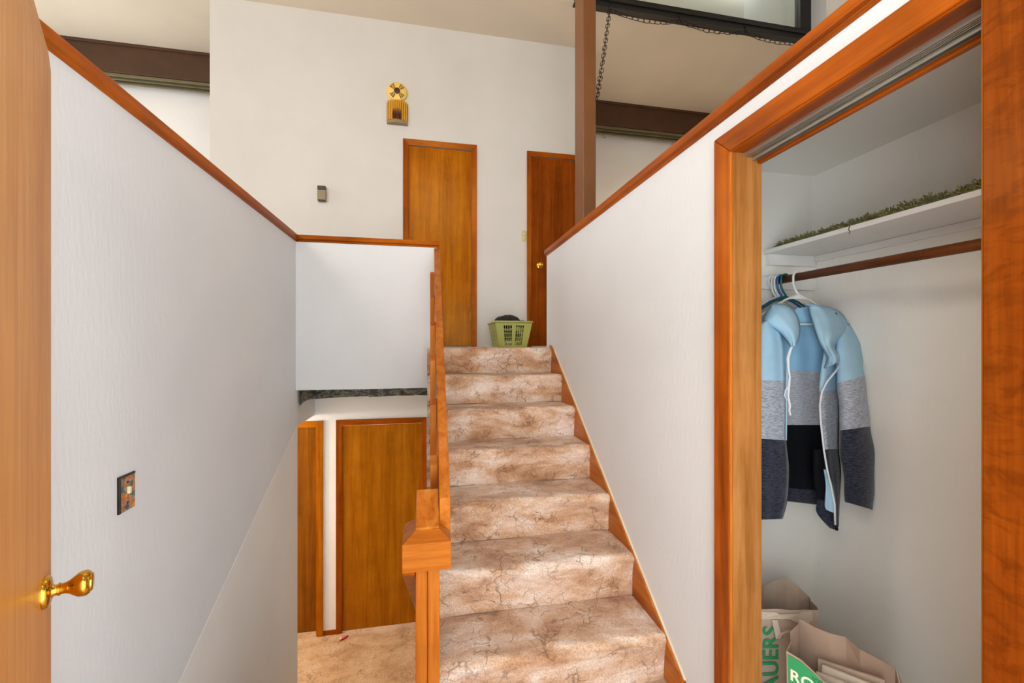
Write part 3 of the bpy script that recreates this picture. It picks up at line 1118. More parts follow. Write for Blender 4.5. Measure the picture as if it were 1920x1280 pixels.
def sheet(name, rows, mats, segm, nc=14, bulge=0.02, fold=0.004, thick=0.006, seed=0, sub=5):
    """cloth panel: rows of (x left, x right, y left, y right, depth left, depth right); bulges towards the camera"""
    R2, seg = spline_rows(rows, sub)
    rn = random.Random(seed)
    ph = [rn.uniform(0, 6.28) for _ in range(4)]
    v, f, fm = [], [], []
    for i, (xl, xr, yl, yr, dl, dr) in enumerate(R2):
        for j in range(nc + 1):
            u = j / nc
            D = lerp(dl, dr, u) - bulge * math.sin(PI * u)
            D += fold * math.sin(u * 9 + ph[0] + i * .06) + fold * .6 * math.sin(u * 17 + ph[1] - i * .09) \
                + fold * .5 * math.sin(i * .55 + u * 3 + ph[2])
            v.append(at(lerp(xl, xr, u), lerp(yl, yr, u), D))
    for i in range(len(R2) - 1):
        for j in range(nc):
            f.append((i * (nc + 1) + j, i * (nc + 1) + j + 1, (i + 1) * (nc + 1) + j + 1, (i + 1) * (nc + 1) + j))
            fm.append(segm[seg[i]])
    # keep the strip order: build by hand so that material indices stay with their faces
    o = mobj(name, v, f, None, jk, smooth=True, mats=mats, fm=fm, solid=thick)
    return o


MB = [M['innerblue'], M['hgreyin'], M['hblack'], M['hnavy']]
MF = [M['paleblue'], M['hgrey'], M['hnavy'], M['cord']]
# back panel, seen from inside
sheet('body_back', [(1470, 1536, 580, 580, 1.470, 1.470), (1462, 1548, 620, 620, 1.475, 1.470), (1458, 1560, 694, 696, 1.48, 1.475),
                    (1458, 1562, 740, 744, 1.48, 1.475), (1458, 1560, 796, 796, 1.48, 1.475), (1462, 1560, 860, 862, 1.48, 1.475),
                    (1466, 1558, 914, 920, 1.48, 1.475), (1468, 1556, 938, 948, 1.48, 1.475)],
      MB, [0, 0, 1, 1, 2, 2, 3], 16, -0.006, 0.005, seed=1)
# front panels
sheet('front_panel', [(1415, 1448, 612, 596, 1.43, 1.40), (1408, 1466, 640, 640, 1.42, 1.375), (1404, 1470, 712, 714, 1.41, 1.365),
                      (1400, 1474, 770, 770, 1.40, 1.365), (1400, 1473, 820, 825, 1.40, 1.36), (1398, 1478, 880, 880, 1.39, 1.36),
                      (1396, 1475, 940, 936, 1.39, 1.36), (1398, 1466, 974, 972, 1.39, 1.365)],
      MF, [0, 0, 1, 1, 2, 2, 2], 12, 0.030, 0.004, seed=2)
sheet('front_panel', [(1538, 1592, 600, 606, 1.40, 1.43), (1545, 1594, 650, 645, 1.38, 1.43), (1540, 1578, 690, 690, 1.36, 1.42),
                      (1536, 1573, 734, 728, 1.36, 1.42), (1538, 1572, 790, 785, 1.355, 1.41), (1544, 1571, 842, 841, 1.35, 1.41),
                      (1548, 1575, 880, 880, 1.35, 1.41), (1560, 1573, 930, 930, 1.345, 1.40), (1568, 1571, 992, 985, 1.345, 1.38)],
      MF, [0, 0, 0, 1, 1, 2, 2, 2], 10, 0.016, 0.004, seed=3)
# turned-out placket below the front edge: navy hem wing and pale blue facing
sheet('hem_wing', [(1526, 1548, 842, 842, 1.385, 1.375), (1526, 1552, 900, 900, 1.385, 1.37), (1532, 1562, 935, 940, 1.385, 1.365),
                   (1531, 1566, 960, 975, 1.385, 1.36), (1556, 1568, 988, 994, 1.37, 1.355)],
      [M['hblack'], M['hnavy']], [0, 0, 1, 1], 8, 0.004, 0.003, seed=4)
sheet('facing', [(1546, 1549, 880, 880, 1.352, 1.350), (1549, 1561, 910, 912, 1.350, 1.345), (1547, 1566, 945, 945, 1.350, 1.342),
                 (1549, 1565, 955, 962, 1.350, 1.342)], [M['paleblue']], [0, 0, 0], 6, 0.003, 0.002, seed=5)


def sleeve(rows, mats, segm, nr=16, seed=0):
    """tapered tube: rows of (centre x, centre y, half width px, depth, tilt y per side)"""
    R2, seg = spline_rows(rows, 5)
    rn = random.Random(seed)
    ph = [rn.uniform(0, 6.28) for _ in range(3)]
    v, f, fm = [], [], []
    for i, (cx, cy, hw, dp, tl) in enumerate(R2):
        for k in range(nr):
            t = 2 * PI * k / nr
            wob = 1 + 0.05 * math.sin(3 * t + ph[0] + i * .25) + 0.03 * math.sin(i * .9 + ph[1] + 2 * t)
            x = cx + hw * math.cos(t) * wob
            v.append(at(x, cy + tl * math.cos(t), dp + 0.0015 * hw * math.sin(t) * 1.15 * wob))
    for i in range(len(R2) - 1):
        for k in range(nr):
            k2 = (k + 1) % nr
            f.append((i * nr + k, i * nr + k2, (i + 1) * nr + k2, (i + 1) * nr + k))
            fm.append(segm[seg[i]])
    return mobj('sleeve', v, f, None, jk, smooth=True, mats=mats, fm=fm, solid=0.005)


sleeve([(1586, 606, 16, 1.44, 12), (1591, 640, 22, 1.40, 8), (1593, 680, 24, 1.37, 2), (1596, 711, 24, 1.35, -7), (1600, 760, 26, 1.34, -4),
        (1602, 803, 27, 1.33, -4), (1607, 850, 30, 1.325, -2), (1612, 905, 27, 1.325, 2), (1611, 948, 25, 1.325, 7)],
       MF, [0, 0, 0, 1, 1, 2, 2, 2], seed=8)
sleeve([(1412, 616, 12, 1.45, 0), (1404, 650, 18, 1.44, 0), (1400, 712, 22, 1.43, 0), (1396, 770, 23, 1.43, 0), (1394, 822, 24, 1.43, 0),
        (1392, 900, 24, 1.43, 0), (1392, 950, 22, 1.43, 0)], MF, [0, 0, 1, 1, 2, 2], seed=9)
# hood, folded open into two lapels and a bag behind the neck
sheet('hood', [(1446, 1452, 574, 570, 1.43, 1.42), (1432, 1478, 596, 574, 1.41, 1.39), (1438, 1494, 606, 592, 1.39, 1.37),
               (1462, 1499, 622, 616, 1.375, 1.36), (1477, 1497, 640, 632, 1.37, 1.355), (1484, 1492, 652, 646, 1.365, 1.36)],
      MF, [0] * 5, 12, 0.035, 0.003, seed=11)
sheet('hood', [(1506, 1520, 570, 571, 1.43, 1.43), (1515, 1560, 574, 578, 1.41, 1.43), (1520, 1582, 590, 594, 1.39, 1.42),
               (1525, 1588, 606, 612, 1.375, 1.41), (1530, 1582, 624, 626, 1.365, 1.39), (1536, 1568, 640, 642, 1.36, 1.38),
               (1546, 1564, 658, 652, 1.355, 1.37), (1552, 1574, 672, 666, 1.352, 1.36), (1546, 1576, 690, 676, 1.352, 1.352)],
      MF, [0] * 8, 14, 0.045, 0.004, seed=12)
sheet('hood', [(1492, 1512, 578, 575, 1.465, 1.462), (1490, 1530, 592, 586, 1.462, 1.455), (1488, 1542, 610, 604, 1.468, 1.462)],
      [M['innerblue']], [0, 0], 8, 0.004, 0.002, seed=13)
# zipper edges, pull, drawstring
def polypx(lst):
    return [at(x, y, d) for x, y, d in lst]
tube('zipper', polypx([(1576, 680, 1.345), (1566, 697, 1.342), (1550, 716, 1.342), (1541, 734, 1.340), (1537, 760, 1.340), (1539, 790, 1.338),
                       (1545, 845, 1.336), (1551, 880, 1.334), (1558, 910, 1.332), (1565, 945, 1.330), (1566, 985, 1.330)]), 0.0034, M['cord'], jk, 8)
tube('zipper_pull', polypx([(1567, 984, 1.327), (1568, 988, 1.326), (1569, 993, 1.326)]), 0.0055, M['iron'], jk, 8)
tube('zipper', polypx([(1495, 632, 1.352), (1487, 645, 1.350), (1478, 662, 1.350), (1476, 690, 1.350), (1475, 740, 1.350), (1474, 825, 1.348)]), 0.0026, M['paleblue'], jk, 8)
ds = polypx([(1490, 640, 1.345), (1482, 655, 1.342), (1477, 672, 1.340), (1478, 690, 1.340), (1481, 706, 1.340), (1479, 724, 1.340), (1478, 742, 1.340),
             (1481, 760, 1.340), (1480, 770, 1.340), (1482, 778, 1.340)])
tube('drawstring', ds, [.0045, .006, .0062, .005, .0038, .0055, .0036, .005, .004, .0052], M['cord'], jk, 8, flat=0.6)
ds = polypx([(1478, 722, 1.343), (1473, 732, 1.343), (1471, 742, 1.345), (1477, 752, 1.343)])
tube('drawstring', ds, 0.003, M['cord'], jk, 8, flat=0.6)
for px, py in ((1531, 577), (1565, 589)):
    p = at(px, py, 1.383)
    lathe('eyelet', [(0, 0.0075), (0.002, 0.0075), (0.002, 0.004), (0.0005, 0.004)], p, (-.5, -1, .3), M['iron'], jk, 14)

# ------------------------------------------------------------------ paper bags
def bag(name, label, corners, rim, mat_in, floor_z=0.0, seed=0):
    """paper bag from four floor corners (A, B, C, D) and rim heights sampled along each side"""
    cs = [Vector((c[0], c[1], 0)) for c in corners]
    cen = sum(cs, Vector()) / 4
    b = empty(name, (cen.x, cen.y, floor_z))
    tag(b, label, 'paper bag')
    rn = random.Random(seed)
    loop, hts, off = [], [], []
    for s in range(4):
        hs = rim[s]
        for k in range(len(hs) - 1):
            t = k / (len(hs) - 1)
            p = cs[s].lerp(cs[(s + 1) % 4], t)
            loop.append(p)
            hts.append(hs[k])
            d = (cs[(s + 1) % 4] - cs[s]).normalized()
            off.append(Vector((d.y, -d.x, 0)) * (rn.uniform(-.012, .012) if s else 0.0))
    NZ = 9
    n = len(loop)
    v, f = [], []
    for z in range(NZ):
        t = z / (NZ - 1)
        for i in range(n):
            zz = floor_z + 0.002 + hts[i] * t
            p = loop[i] + off[i] * (t ** 1.2) * (1 + .4 * math.sin(z * 1.7 + i)) + (loop[i] - cen) * 0.05 * t
            v.append((p.x, p.y, zz))
    for z in range(NZ - 1):
        for i in range(n):
            j = (i + 1) % n
            f.append((z * n + i, z * n + j, (z + 1) * n + j, (z + 1) * n + i))
    f.append(tuple(range(n)))
    o = mobj('bag_body', v, f, mat_in, b, smooth=False, solid=0.0016)
    return b, cs, cen


A1, B1, C1, D1 = (1.062, 1.075), (1.185, 0.850), (1.308, 0.970), (1.205, 1.165)
b1, cs1, cen1 = bag('paper_bag', 'open brown paper grocery bag with a green printed band, full of folded bags',
                    [A1, B1, C1, D1],
                    [[.425, .42, .40, .375, .355, .345, .34, .34], [.34, .355, .375, .395, .415], [.415, .43, .437, .440, .438, .436, .44], [.44, .445, .435, .43, .425]],
                    M['kraftin'], seed=3)
A2, B2, C2, D2 = (1.062, 1.272), (1.318, 1.235), (1.450, 1.385), (1.195, 1.470)
b2, cs2, cen2 = bag('paper_bag', 'brown paper grocery bag with sideways green lettering and folded-down handles, behind the full bag',
                    [A2, B2, C2, D2],
                    [[.435, .432, .43, .430, .424, .424, .424], [.424, .40, .38, .36], [.36, .40, .425, .415, .385, .40, .43, .45], [.45, .46, .45, .435]],
                    M['kraft'], seed=6)


def side_frame(cs, cen, s, drop=0.0):
    a, b = cs[s], cs[(s + 1) % 4]
    d = (b - a).normalized()
    n = Vector((d.y, -d.x, 0))
    if n.dot((a + b) / 2 - cen) < 0:
        n = -n
    return a, d, n, (b - a).length


# printed green band on bag 1 (front side A-B), built to follow the sagging rim
a, d, n, L = side_frame(cs1, cen1, 0)
def on1(u, z, o=0.004):
    k = z / 0.42
    base = a.lerp(cs1[1], u)
    return base + (base - cen1) * 0.05 * k + n * (o + 0.001) + Vector((0, 0, z))
rimh = [.425, .42, .40, .375, .355, .345, .34, .34]
v, f = [], []
for i in range(15):
    u = i / 14
    q = u * 7
    k = min(int(q), 6)
    hh = lerp(rimh[k], rimh[k + 1], q - k) - 0.004
    for j, z in enumerate((hh, lerp(hh, 0.318, .5), 0.318)):
        v.append(on1(u * .97 + .015, z, 0.002))
for i in range(14):
    for j in range(2):
        f.append((i * 3 + j, i * 3 + j + 1, (i + 1) * 3 + j + 1, (i + 1) * 3 + j))
mobj('printed_band', v, f, M['inkgreen'], b1, solid=0.0008)
v = [on1(.015, .318, .002), on1(.985, .318, .002), on1(.985, .20, .002), on1(.015, .20, .002)]
mobj('pale_band', v, [(0, 1, 2, 3)], M['kraftpale'], b1, solid=0.0008)
text_mesh('lettering', 'ROSAUERS', 0.046, on1(.03, .350, .004), d, (0, 0, 1), M['inkpale'], b1, bold=0.0008)
text_mesh('lettering', 'PAPER', 0.028, on1(.07, .322, .004), d, (0, 0, 1), M['inkdeep'], b1)
text_mesh('lettering', 'YOU', 0.022, on1(.24, .376, .004), d, (0, 0, 1), M['inkdeep'], b1)
text_mesh('lettering', 'BAG', 0.062, on1(.06, .262, .004), d, (0, 0, 1), M['inkdeep'], b1, bold=0.001)
# pale outward fold on the right end
p = Vector((cs1[2].x, cs1[2].y, 0))
v = [(1.318, 0.968, .416), (1.342, 0.952, .33), (1.31, 0.895, .20), (1.258, 0.905, .365), (1.290, 0.938, .400)]
mobj('turned_fold', v, [(0, 1, 2, 3, 4)], M['kraftpale'], b1, solid=0.002)
# folded bags standing inside
dv = (cs1[1] - cs1[0]).normalized()
ev_ = (cs1[3] - cs1[0])
for i, (fr, s0, w0, hgt, lean) in enumerate(((.30, .055, .165, .368, .012), (.45, .050, .160, .380, .022), (.60, .060, .150, .388, .016), (.75, .045, .165, .398, .030))):
    c = cs1[0] + ev_ * fr + dv * s0
    q = [c.copy(), c + dv * w0, c + dv * (w0 - .004) + Vector((0, 0, hgt)), c + dv * .004 + Vector((0, 0, hgt - lean))]
    q[0].z = q[1].z = 0.012
    fb = mobj('folded_paper_bag', q, [(0, 1, 2, 3)], M['kraftpale'] if i != 3 else M['kraft'], None, solid=0.006)
    tag(fb, 'pale flat folded paper bag standing inside the full grocery bag' if i < 3 else
        'darker brown folded paper bag behind the pale ones in the grocery bag', 'folded bag', 'folded bags inside the grocery bag')

# bag 2: sideways lettering and handles
a2, d2v, n2, L2 = side_frame(cs2, cen2, 0)
CAMP = Vector((0, 0, H))


def on2(px, py, o=0.012):
    """point on the bag's front side"""
    a_ = Vector((a2.x, a2.y, 0)) + n2 * o
    dr = at(px, py, 1.0) - CAMP
    return CAMP + dr * (n2.dot(a_ - CAMP) / n2.dot(dr))


tx = on2(1459, 1200, .010)
text_mesh('lettering', 'ROSAUERS', 0.078, (tx.x, tx.y, -0.018 + 0.02), (0, 0, 1), tuple(-d2v), M['inkgreen'], b2, bold=0.0012)
tx = on2(1468, 1200, .012)
text_mesh('lettering', 'SI', 0.022, (tx.x, tx.y, 0.335), (0, 0, 1), tuple(-d2v), M['inkdeep'], b2)
fl = [on2(x, y, o) for x, y, o in ((1422, 1146, .009), (1455, 1147, .009), (1462, 1151, .012), (1500, 1150, .013), (1505, 1147, .009), (1522, 1145, .010),
                                   (1524, 1162, .010), (1505, 1172, .014), (1480, 1160, .014), (1422, 1160, .009))]
mobj('rim_fold', fl, [tuple(range(10))], M['kraftpale'], b2, solid=0.0015)
hp = [on2(x, y, o) for x, y, o in ((1447, 1161, .013), (1458, 1162, .013), (1465, 1193, .022), (1455, 1198, .022))]
mobj('handle', hp, [(0, 1, 2, 3)], M['kraftpale'], b2, solid=0.004)
hp = [on2(x, y, o) for x, y, o in ((1504, 1163, .013), (1516, 1162, .013), (1523, 1193, .022), (1512, 1195, .022))]
mobj('handle', hp, [(0, 1, 2, 3)], M['kraftpale'], b2, solid=0.004)
tube('handle_loop', [on2(x, y, .024) for x, y in ((1459, 1196), (1466, 1187), (1480, 1182), (1500, 1186), (1519, 1194))], 0.005, M['kraft'], b2, 8, flat=.6)

# ------------------------------------------------------------------ things on the hall wall
sm = empty('smoke_detector', (-0.324, YB, R(2.55)))
tag(sm, 'round yellowed smoke detector on the hall wall above the door chime', 'smoke detector')
so = Vector((-0.324, YB, R(2.55)))
lathe('body', [(0, .098), (.022, .098), (.034, .092), (.042, .080), (.044, .030)], so, (0, -1, 0), M['yellowed'], sm, 40)
lathe('test_button', [(.040, .031), (.050, .030), (.052, .026)], so, (0, -1, 0), M['dred'], sm, 24)
for k in range(4):
    a = PI / 4 + k * PI / 2
    c, s = math.cos(a), math.sin(a)
    q = [(.036, -.013), (.036, .013), (.078, .026), (.078, -.026)]
    v = [so + Vector((r * c - t * s, -0.0445, r * s + t * c)) for r, t in q]
    g = mobj('vent', v, [(0, 1, 2, 3)], M['grille'], sm, solid=0.004)
    for e in (.3, .7):
        v = [so + Vector((r * c - t * s, -0.048, r * s + t * c)) for r, t in
             [(.040, lerp(-.011, .011, e) - .002), (.040, lerp(-.011, .011, e) + .002), (.076, lerp(-.022, .022, e) + .002), (.076, lerp(-.022, .022, e) - .002)]]
        mobj('louvre', v, [(0, 1, 2, 3)], M['yellowed'], g, solid=0.004)

ch = empty('door_chime', (-0.324, YB, R(2.226)))
tag(ch, 'brass door chime with vertical tubes under the smoke detector', 'door chime')
cz0, cz1 = R(2.226), R(2.432)
arc = []
for k in range(13):
    t = k / 12
    arc.append((lerp(-.425, -.222, t), YB - 0.025 - 0.035 * math.sin(PI * t)))
v = [(x, y, z) for z in (cz0 + .030, cz1) for x, y in arc] + [(x, YB, z) for z in (cz0 + .030, cz1) for x, _ in arc]
n = 13
f = [(i, i + 1, n + i + 1, n + i) for i in range(n - 1)]
f += [(2 * n + i, 2 * n + i + 1, 3 * n + i + 1, 3 * n + i) for i in range(n - 1)]
f += [(i, i + 1, 2 * n + i + 1, 2 * n + i) for i in range(n - 1)]
f += [(n + i, n + i + 1, 3 * n + i + 1, 3 * n + i) for i in range(n - 1)]
f += [(0, n, 3 * n, 2 * n), (n - 1, 2 * n - 1, 4 * n - 1, 3 * n - 1)]
mobj('housing', v, f, M['oldbrass'], ch)
v = [(x, y - 0.004, z) for z in (cz0, cz0 + .03) for x, y in arc] + [(x, YB, z) for z in (cz0, cz0 + .03) for x, _ in arc]
mobj('base', v, f, M['taupe'], ch)
for k in range(11):
    t = (k + .5) / 11
    x = lerp(-.420, -.227, t)
    y = YB - 0.026 - 0.035 * math.sin(PI * t)
    mid = 3 <= k <= 7
    lathe('tube', [(0, .0075), (.19, .0075)], (x, y, cz0 + .032), (0, 0, 1), M['chimebrass'], ch, 12)
    if mid:
        lathe('finial_reflection', [(0, .0062), (.04, .0072), (.075, .0045), (.105, .0004)], (x + .0, y - 0.0105, cz0 + .034), (0, 0, 1), M['dred'], ch, 10)  # tall dark taper shaped to imitate the flame-like reflection in the brass

th = empty('thermostat', (-1.03, YB, R(1.407)))
tag(th, 'small taupe wall thermostat with a dark top on the hall wall', 'thermostat')
box('body', -1.071, -0.995, YB - 0.045, YB, R(1.412), R(1.510), M['taupe'], th, bevel=0.004)
box('dark_display', -1.071, -0.997, YB - 0.046, YB - 0.002, R(1.512), R(1.548), M['darkplastic'], th, bevel=0.003)
box('bottom_lever', -1.069, -1.0, YB - 0.043, YB - 0.004, R(1.402), R(1.411), M['darkplastic'], th, bevel=0.002)

sw = empty('light_switch', (1.0, YB, R(1.17)))
tag(sw, 'ivory double light switch beside the reddish hall door', 'light switch')
box('plate', 0.963, 1.022, YB - 0.006, YB, R(1.112), R(1.230), M['ivory'], sw, bevel=0.003)
for z in (1.15, 1.19):
    box('toggle', 0.986, 0.999, YB - 0.018, YB - 0.006, R(z) - .012, R(z) + .012, M['toggle'], sw, bevel=0.002)

ps = empty('switch_plate', (XL, 1.515, R(-0.46)))
tag(ps, 'small colourful printed switch plate on the left half wall', 'light switch')
py0, py1 = 1.479, 1.551
pzt, pzb = at(234, 886, 1.0).z, 0
zc = XL * math.sin(YAW) + 1.515 * math.cos(YAW)
pzt = H - (889 - HORIZON) * zc / FPX
pzb = H - (957 - HORIZON) * zc / FPX
box('plate', XL, XL + 0.005, py0, py1, pzb, pzt, M['print'], ps, bevel=0.0015)
box('dark_edge', XL, XL + 0.0056, py0, py0 + 0.009, pzb, pzt, M['darkplastic'], ps)
box('dark_edge', XL, XL + 0.0056, py0 + .009, py1, pzt - 0.006, pzt, M['darkplastic'], ps)
zm = (pzt + pzb) / 2
box('toggle', XL + 0.005, XL + 0.014, 1.512, 1.522, zm - .004, zm + .018, M['toggle'], ps, bevel=0.002)
for z in (zm + .032, zm - .032):
    lathe('screw', [(0, .0042), (.0015, .0038)], (XL + 0.005, 1.517, z), (1, 0, 0), M['darkplastic'], ps, 12)

# wallpaper border in the lower hall
wbz0, wbz1 = R(-0.513), R(-0.326)
wp = empty('wallpaper_border', (-0.5, YB, wbz0))
tag(wp, 'dark camouflage patterned wallpaper border below the lower hall ceiling', 'wallpaper border')
edges = [-1.104, -0.85, -0.60, -0.35, -0.16, 0.012]
offs = [(-.012, 0), (0, .004), (-.004, .002), (.003, 0), (.006, -.004)]
for i in range(5):
    v = [(edges[i], YB - .0015, wbz0 + offs[i][0]), (edges[i + 1] + .003, YB - .0015 - .0006 * (i % 2), wbz0 + offs[i][1]),
         (edges[i + 1] + .003, YB - .0015 - .0006 * (i % 2), wbz1), (edges[i], YB - .0015, wbz1)]
    mobj('strip', v, [(0, 1, 2, 3)], M['border'], wp, solid=0.0012)
v, f = [], []
cols = 12
for i in range(cols + 1):
    t = i / cols
    y = lerp(YB - 0.002, 3.86, t)
    peel = max(0, (t - .6) / .4) ** 2 * .03
    v.append((-1.1035 + peel * .4, y, wbz0 - .01 + .02 * math.sin(t * 3)))
    v.append((-1.1035 + peel, y, wbz1 - max(0, t - .55) * .10))
for i in range(cols):
    f.append((2 * i, 2 * i + 2, 2 * i + 3, 2 * i + 1))
mobj('strip', v, f, M['border'], wp, solid=0.0012)

# bits dropped on the lower carpet
rp = tag(tube('pen', [at(636, 1195, 4.31), at(640, 1191, 4.31), at(646, 1186, 4.32)], 0.008, M['redplastic'], n=8),
         'red plastic pen lying by the lower door', 'pen')
dz = ZLOW + 0.0085
sc = tag(mobj('paper_scrap', [Vector((-0.86, 4.28, ZLOW + .002)), Vector((-0.835, 4.275, ZLOW + .002)), Vector((-0.83, 4.30, ZLOW + .014)),
                              Vector((-0.855, 4.305, ZLOW + .010)), Vector((-0.845, 4.29, ZLOW + .024))],
              [(0, 1, 2, 3), (0, 1, 4), (1, 2, 4), (2, 3, 4), (3, 0, 4)], M['whitecloth']),
         'crumpled white paper scrap on the lower carpet', 'paper scrap')
rp_me = rp.data
rp.location = (0, 0, 0)
for v_ in rp_me.vertices:
    v_.co = (0, 0, 0)
vv, ff = tube_geo([Vector((-0.85, 4.262, dz)), Vector((-0.80, 4.30, dz)), Vector((-0.785, 4.315, dz))], 0.008, 8)
for v_, c_ in zip(rp_me.vertices, vv):
    v_.co = c_ - Vector((-0.82, 4.29, ZLOW))
rp.location = (-0.82, 4.29, ZLOW)

# ------------------------------------------------------------------ laundry basket
lb = empty('laundry_basket', (0.77, 4.05, ZU))
tag(lb, 'olive green plastic laundry basket full of clothes at the head of the stairs', 'laundry basket')
bx0, bx1, by0, by1 = 0.600, 0.955, 3.86, 4.33
BH = 0.235
INS = 0.045


def wallpt(side, u, v):
    """u across a side, v up; the basket flares upwards"""
    k = INS * (1 - v)
    x0, x1, y0, y1 = bx0 + k, bx1 - k, by0 + k, by1 - k
    z = ZU + 0.004 + BH * v
    if side == 0:
        return (lerp(x0, x1, u), y0, z)
    if side == 1:
        return (x1, lerp(y0, y1, u), z)
    if side == 2:
        return (lerp(x1, x0, u), y1, z)
    return (x0, lerp(y1, y0, u), z)


def cuts(groups, n, bar):
    """edges and solid flags along one direction: holes inside each group"""
    e, sol = [0.0], []
    for g0, g1 in groups:
        e.append(g0)
        sol.append(True)
        w_ = (g1 - g0 - bar * (n - 1)) / n
        p = g0
        for i in range(n):
            p += w_
            e.append(p)
            sol.append(False)
            if i < n - 1:
                p += bar
                e.append(p)
                sol.append(True)
    e.append(1.0)
    sol.append(True)
    return e, sol


for side in range(4):
    if side in (0, 2):
        eu, su = cuts([(0.21, 0.44), (0.56, 0.79)], 4, 0.018)
    else:
        eu, su = cuts([(0.10, 0.28), (0.41, 0.59), (0.72, 0.90)], 4, 0.014)
    ev, sv = cuts([(0.07, 0.86)], 5, 0.022)
    V, Fc = [], []
    for b_ in ev:
        for a_ in eu:
            V.append(wallpt(side, a_, b_))
    nu = len(eu)
    for j in range(len(ev) - 1):
        for i in range(nu - 1):
            if su[i] or sv[j]:
                Fc.append((j * nu + i, j * nu + i + 1, (j + 1) * nu + i + 1, (j + 1) * nu + i))
    mobj('side_panel', V, Fc, M['green'], lb, solid=0.003)
rim = []
for side in range(4):
    for u in (0.04, 0.5, 0.96):
        p = Vector(wallpt(side, u, 1.0))
        rim.append(p + (p - Vector((0.777, 4.095, p.z))).normalized() * 0.006)
tube('rim', rim, 0.0095, M['green'], lb, 8, True, 1.0)
box('bottom', bx0 + INS, bx1 - INS, by0 + INS, by1 - INS, ZU + 0.001, ZU + 0.006, M['green'], lb)


def heap(name, cx, cy, cz, rx, ry, rz, mat, label, seed, amp=.18, fr=3.0):
    """crumpled garment: lumpy closed blob with folds"""
    rn = random.Random(seed)
    dirs = [(Vector((rn.gauss(0, 1), rn.gauss(0, 1), rn.gauss(0, 1))).normalized(), rn.uniform(2, 7) * fr / 3, rn.uniform(0, 6.28)) for _ in range(10)]
    V, Fc = [], []
    NU, NV = 40, 20
    for j in range(NV + 1):
        ph = PI * j / NV
        for i in range(NU):
            t = 2 * PI * i / NU
            d = Vector((math.sin(ph) * math.cos(t), math.sin(ph) * math.sin(t), math.cos(ph)))
            w_ = sum(abs(math.sin(q.dot(d) * fq + p_)) for q, fq, p_ in dirs) / 10
            k = 1 + amp * (w_ - .6) * 2.4
            V.append((cx + d.x * rx * k, cy + d.y * ry * k, cz + d.z * rz * k))
    for j in range(NV):
        for i in range(NU):
            i2 = (i + 1) % NU
            Fc.append((j * NU + i, j * NU + i2, (j + 1) * NU + i2, (j + 1) * NU + i))
    return tag(mobj(name, V, Fc, mat, None, smooth=True), label, 'clothes')


heap('black_garment', 0.745, 4.05, ZU + 0.248, 0.120, 0.16, 0.064, M['blackcloth'], 'crumpled black garment heaped on top of the laundry basket', 2, .22, 5)
heap('grey_garment', 0.904, 4.10, ZU + 0.232, 0.032, 0.14, 0.036, M['greycloth'], 'dark grey garment beside the black one in the laundry basket', 4, .12)
heap('dark_garment', 0.775, 4.09, ZU + 0.122, 0.112, 0.16, 0.044, M['blackcloth'], 'dark clothes filling the middle of the laundry basket', 6, .12)
heap('light_garment', 0.775, 4.09, ZU + 0.041, 0.100, 0.155, 0.028, M['whitecloth'], 'pale grey clothes at the bottom of the laundry basket', 9, .14, 4)

# ------------------------------------------------------------------ lamps out of view: hall and passage, plus added fill
lp = empty('pendant_lamp', (0.0, 2.0, R(2.55)))
tag(lp, 'warm globe pendant lamp hanging high over the stairs', 'lamp')
lathe('globe', [(0, .02), (.01, .06), (.05, .11), (.11, .13), (.17, .11), (.21, .06), (.22, .03)], (0, 2.0, R(2.55)), (0, 0, 1), M['globe'], lp, 24)
tube('cord', [(0, 2.0, R(2.77)), (0, 2.0, R(4.6))], 0.006, M['iron'], lp, 8)
pl_ = bpy.data.lights.new('pendant_light', 'POINT')
pl_.energy = 10
pl_.color = (1.0, 0.67, 0.37)
pl_.shadow_soft_size = 0.14
po = bpy.data.objects.new('pendant_light', pl_)
COL.objects.link(po)
po.parent = lp
po.location = (0, 0, -0.16)

ll = empty('passage_lamp', (-2.9, 3.78, ZLOW))
tag(ll, 'globe floor lamp in the lower side passage', 'lamp')
lathe('base', [(0, .13), (.02, .13), (.03, .03)], (-2.9, 3.78, ZLOW), (0, 0, 1), M['iron'], ll, 24)
tube('pole', [(-2.9, 3.78, ZLOW + .02), (-2.9, 3.78, ZLOW + 2.02)], 0.012, M['iron'], ll, 10)
lathe('globe', [(0, .02), (.008, .05), (.03, .075), (.07, .088), (.11, .075), (.135, .05), (.14, .03)], (-2.9, 3.78, ZLOW + 2.02), (0, 0, 1), M['globe'], ll, 24)
l2 = bpy.data.lights.new('passage_light', 'POINT')
l2.energy = 80
l2.color = (1.0, 0.92, 0.82)
l2.shadow_soft_size = 0.09
lo = bpy.data.objects.new('passage_light', l2)
COL.objects.link(lo)
lo.parent = ll
lo.location = (0.12, 0, 2.09)

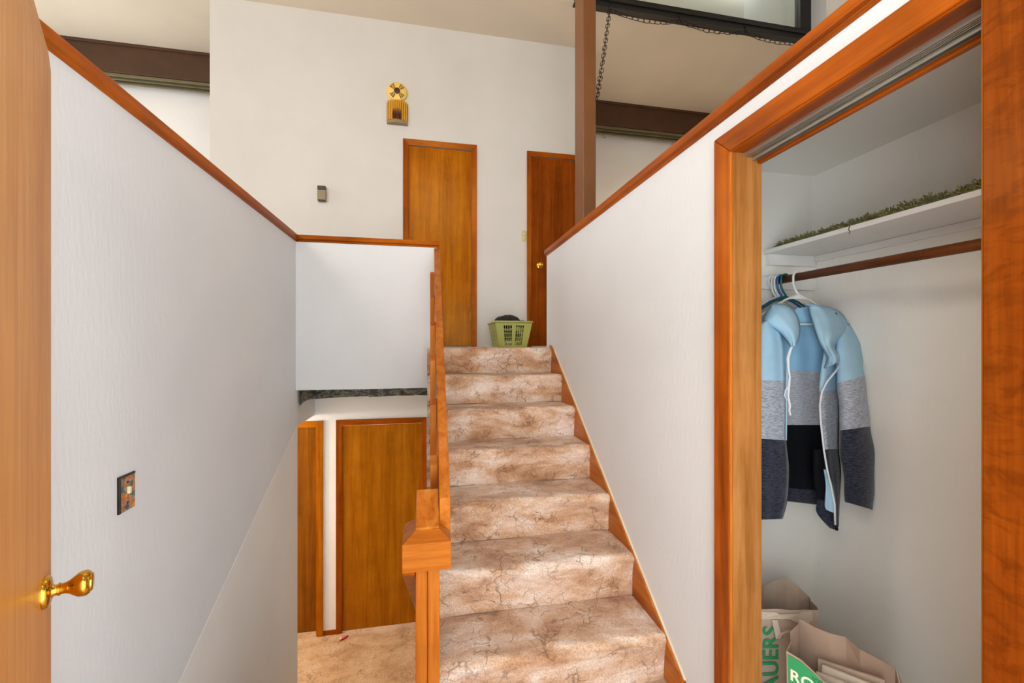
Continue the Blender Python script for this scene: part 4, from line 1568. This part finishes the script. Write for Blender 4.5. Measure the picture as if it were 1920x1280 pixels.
el = empty('entry_fill_lamp', (-0.38, 0.02, R(1.10)))  # added lamp out of view, standing in for flash fill into the closet
tag(el, 'unseen globe wall lamp added as fill over the front doorway', 'lamp')
lathe('globe', [(0, .02), (.008, .05), (.03, .075), (.07, .088), (.11, .075), (.135, .05), (.14, .03)], (-0.38, 0.02, R(1.04)), (0, 0, 1), M['globe'], el, 24)
tube('arm', [(-0.38, 0.02, R(1.18)), (-0.38, 0.02, R(1.22)), (-0.38, -0.03, R(1.25)), (-0.38, -0.118, R(1.25))], 0.010, M['brass'], el, 10)
l3 = bpy.data.lights.new('entry_fill_light', 'POINT')
l3.energy = 12
l3.color = (1.0, 0.90, 0.76)
l3.shadow_soft_size = 0.09
eo = bpy.data.objects.new('entry_fill_light', l3)
COL.objects.link(eo)
eo.parent = el
eo.location = (0.0, 0.02, -0.16)

# added unseen lamp behind the half wall, warming the right upper room
FX, FY = 2.6, 4.95
fl_ = empty('fill_floor_lamp', (FX, FY, ZU))
tag(fl_, 'unseen globe floor lamp added to warm the right upper room', 'lamp')
lathe('base', [(0, .14), (.02, .14), (.03, .03)], (FX, FY, ZU), (0, 0, 1), M['iron'], fl_, 24)
tube('pole', [(FX, FY, ZU + .02), (FX, FY, ZU + 0.95)], 0.012, M['iron'], fl_, 10)
lathe('globe', [(0, .02), (.008, .05), (.03, .075), (.07, .088), (.11, .075), (.135, .05), (.14, .03)], (FX, FY, ZU + 0.95), (0, 0, 1), M['globe'], fl_, 24)
l4 = bpy.data.lights.new('fill_floor_light', 'POINT')
l4.energy = 16
l4.color = (1.0, 0.72, 0.42)
l4.shadow_soft_size = 0.06
f4 = bpy.data.objects.new('fill_floor_light', l4)
COL.objects.link(f4)
f4.parent = fl_
f4.location = (0, -0.13, 1.10)

# added pendant in the left upper room, standing in for bounced flash
lr = empty('room_fill_pendant', (-2.2, 0.7, R(2.3)))
tag(lr, 'unseen large globe pendant added as fill in the left upper room', 'lamp')
lathe('globe', [(0, .02), (.015, .09), (.07, .17), (.16, .20), (.25, .17), (.31, .09), (.325, .04)], (-2.2, 0.7, R(2.3)), (0, 0, 1), M['globe'], lr, 28)
tube('cord', [(-2.2, 0.7, R(2.62)), (-2.2, 0.7, R(4.6))], 0.006, M['iron'], lr, 8)
l5 = bpy.data.lights.new('room_fill_light', 'POINT')
l5.energy = 50
l5.color = (1.0, 0.92, 0.82)
l5.shadow_soft_size = 0.22
e5 = bpy.data.objects.new('room_fill_light', l5)
COL.objects.link(e5)
e5.parent = lr
e5.location = (0.0, 0.0, -0.24)
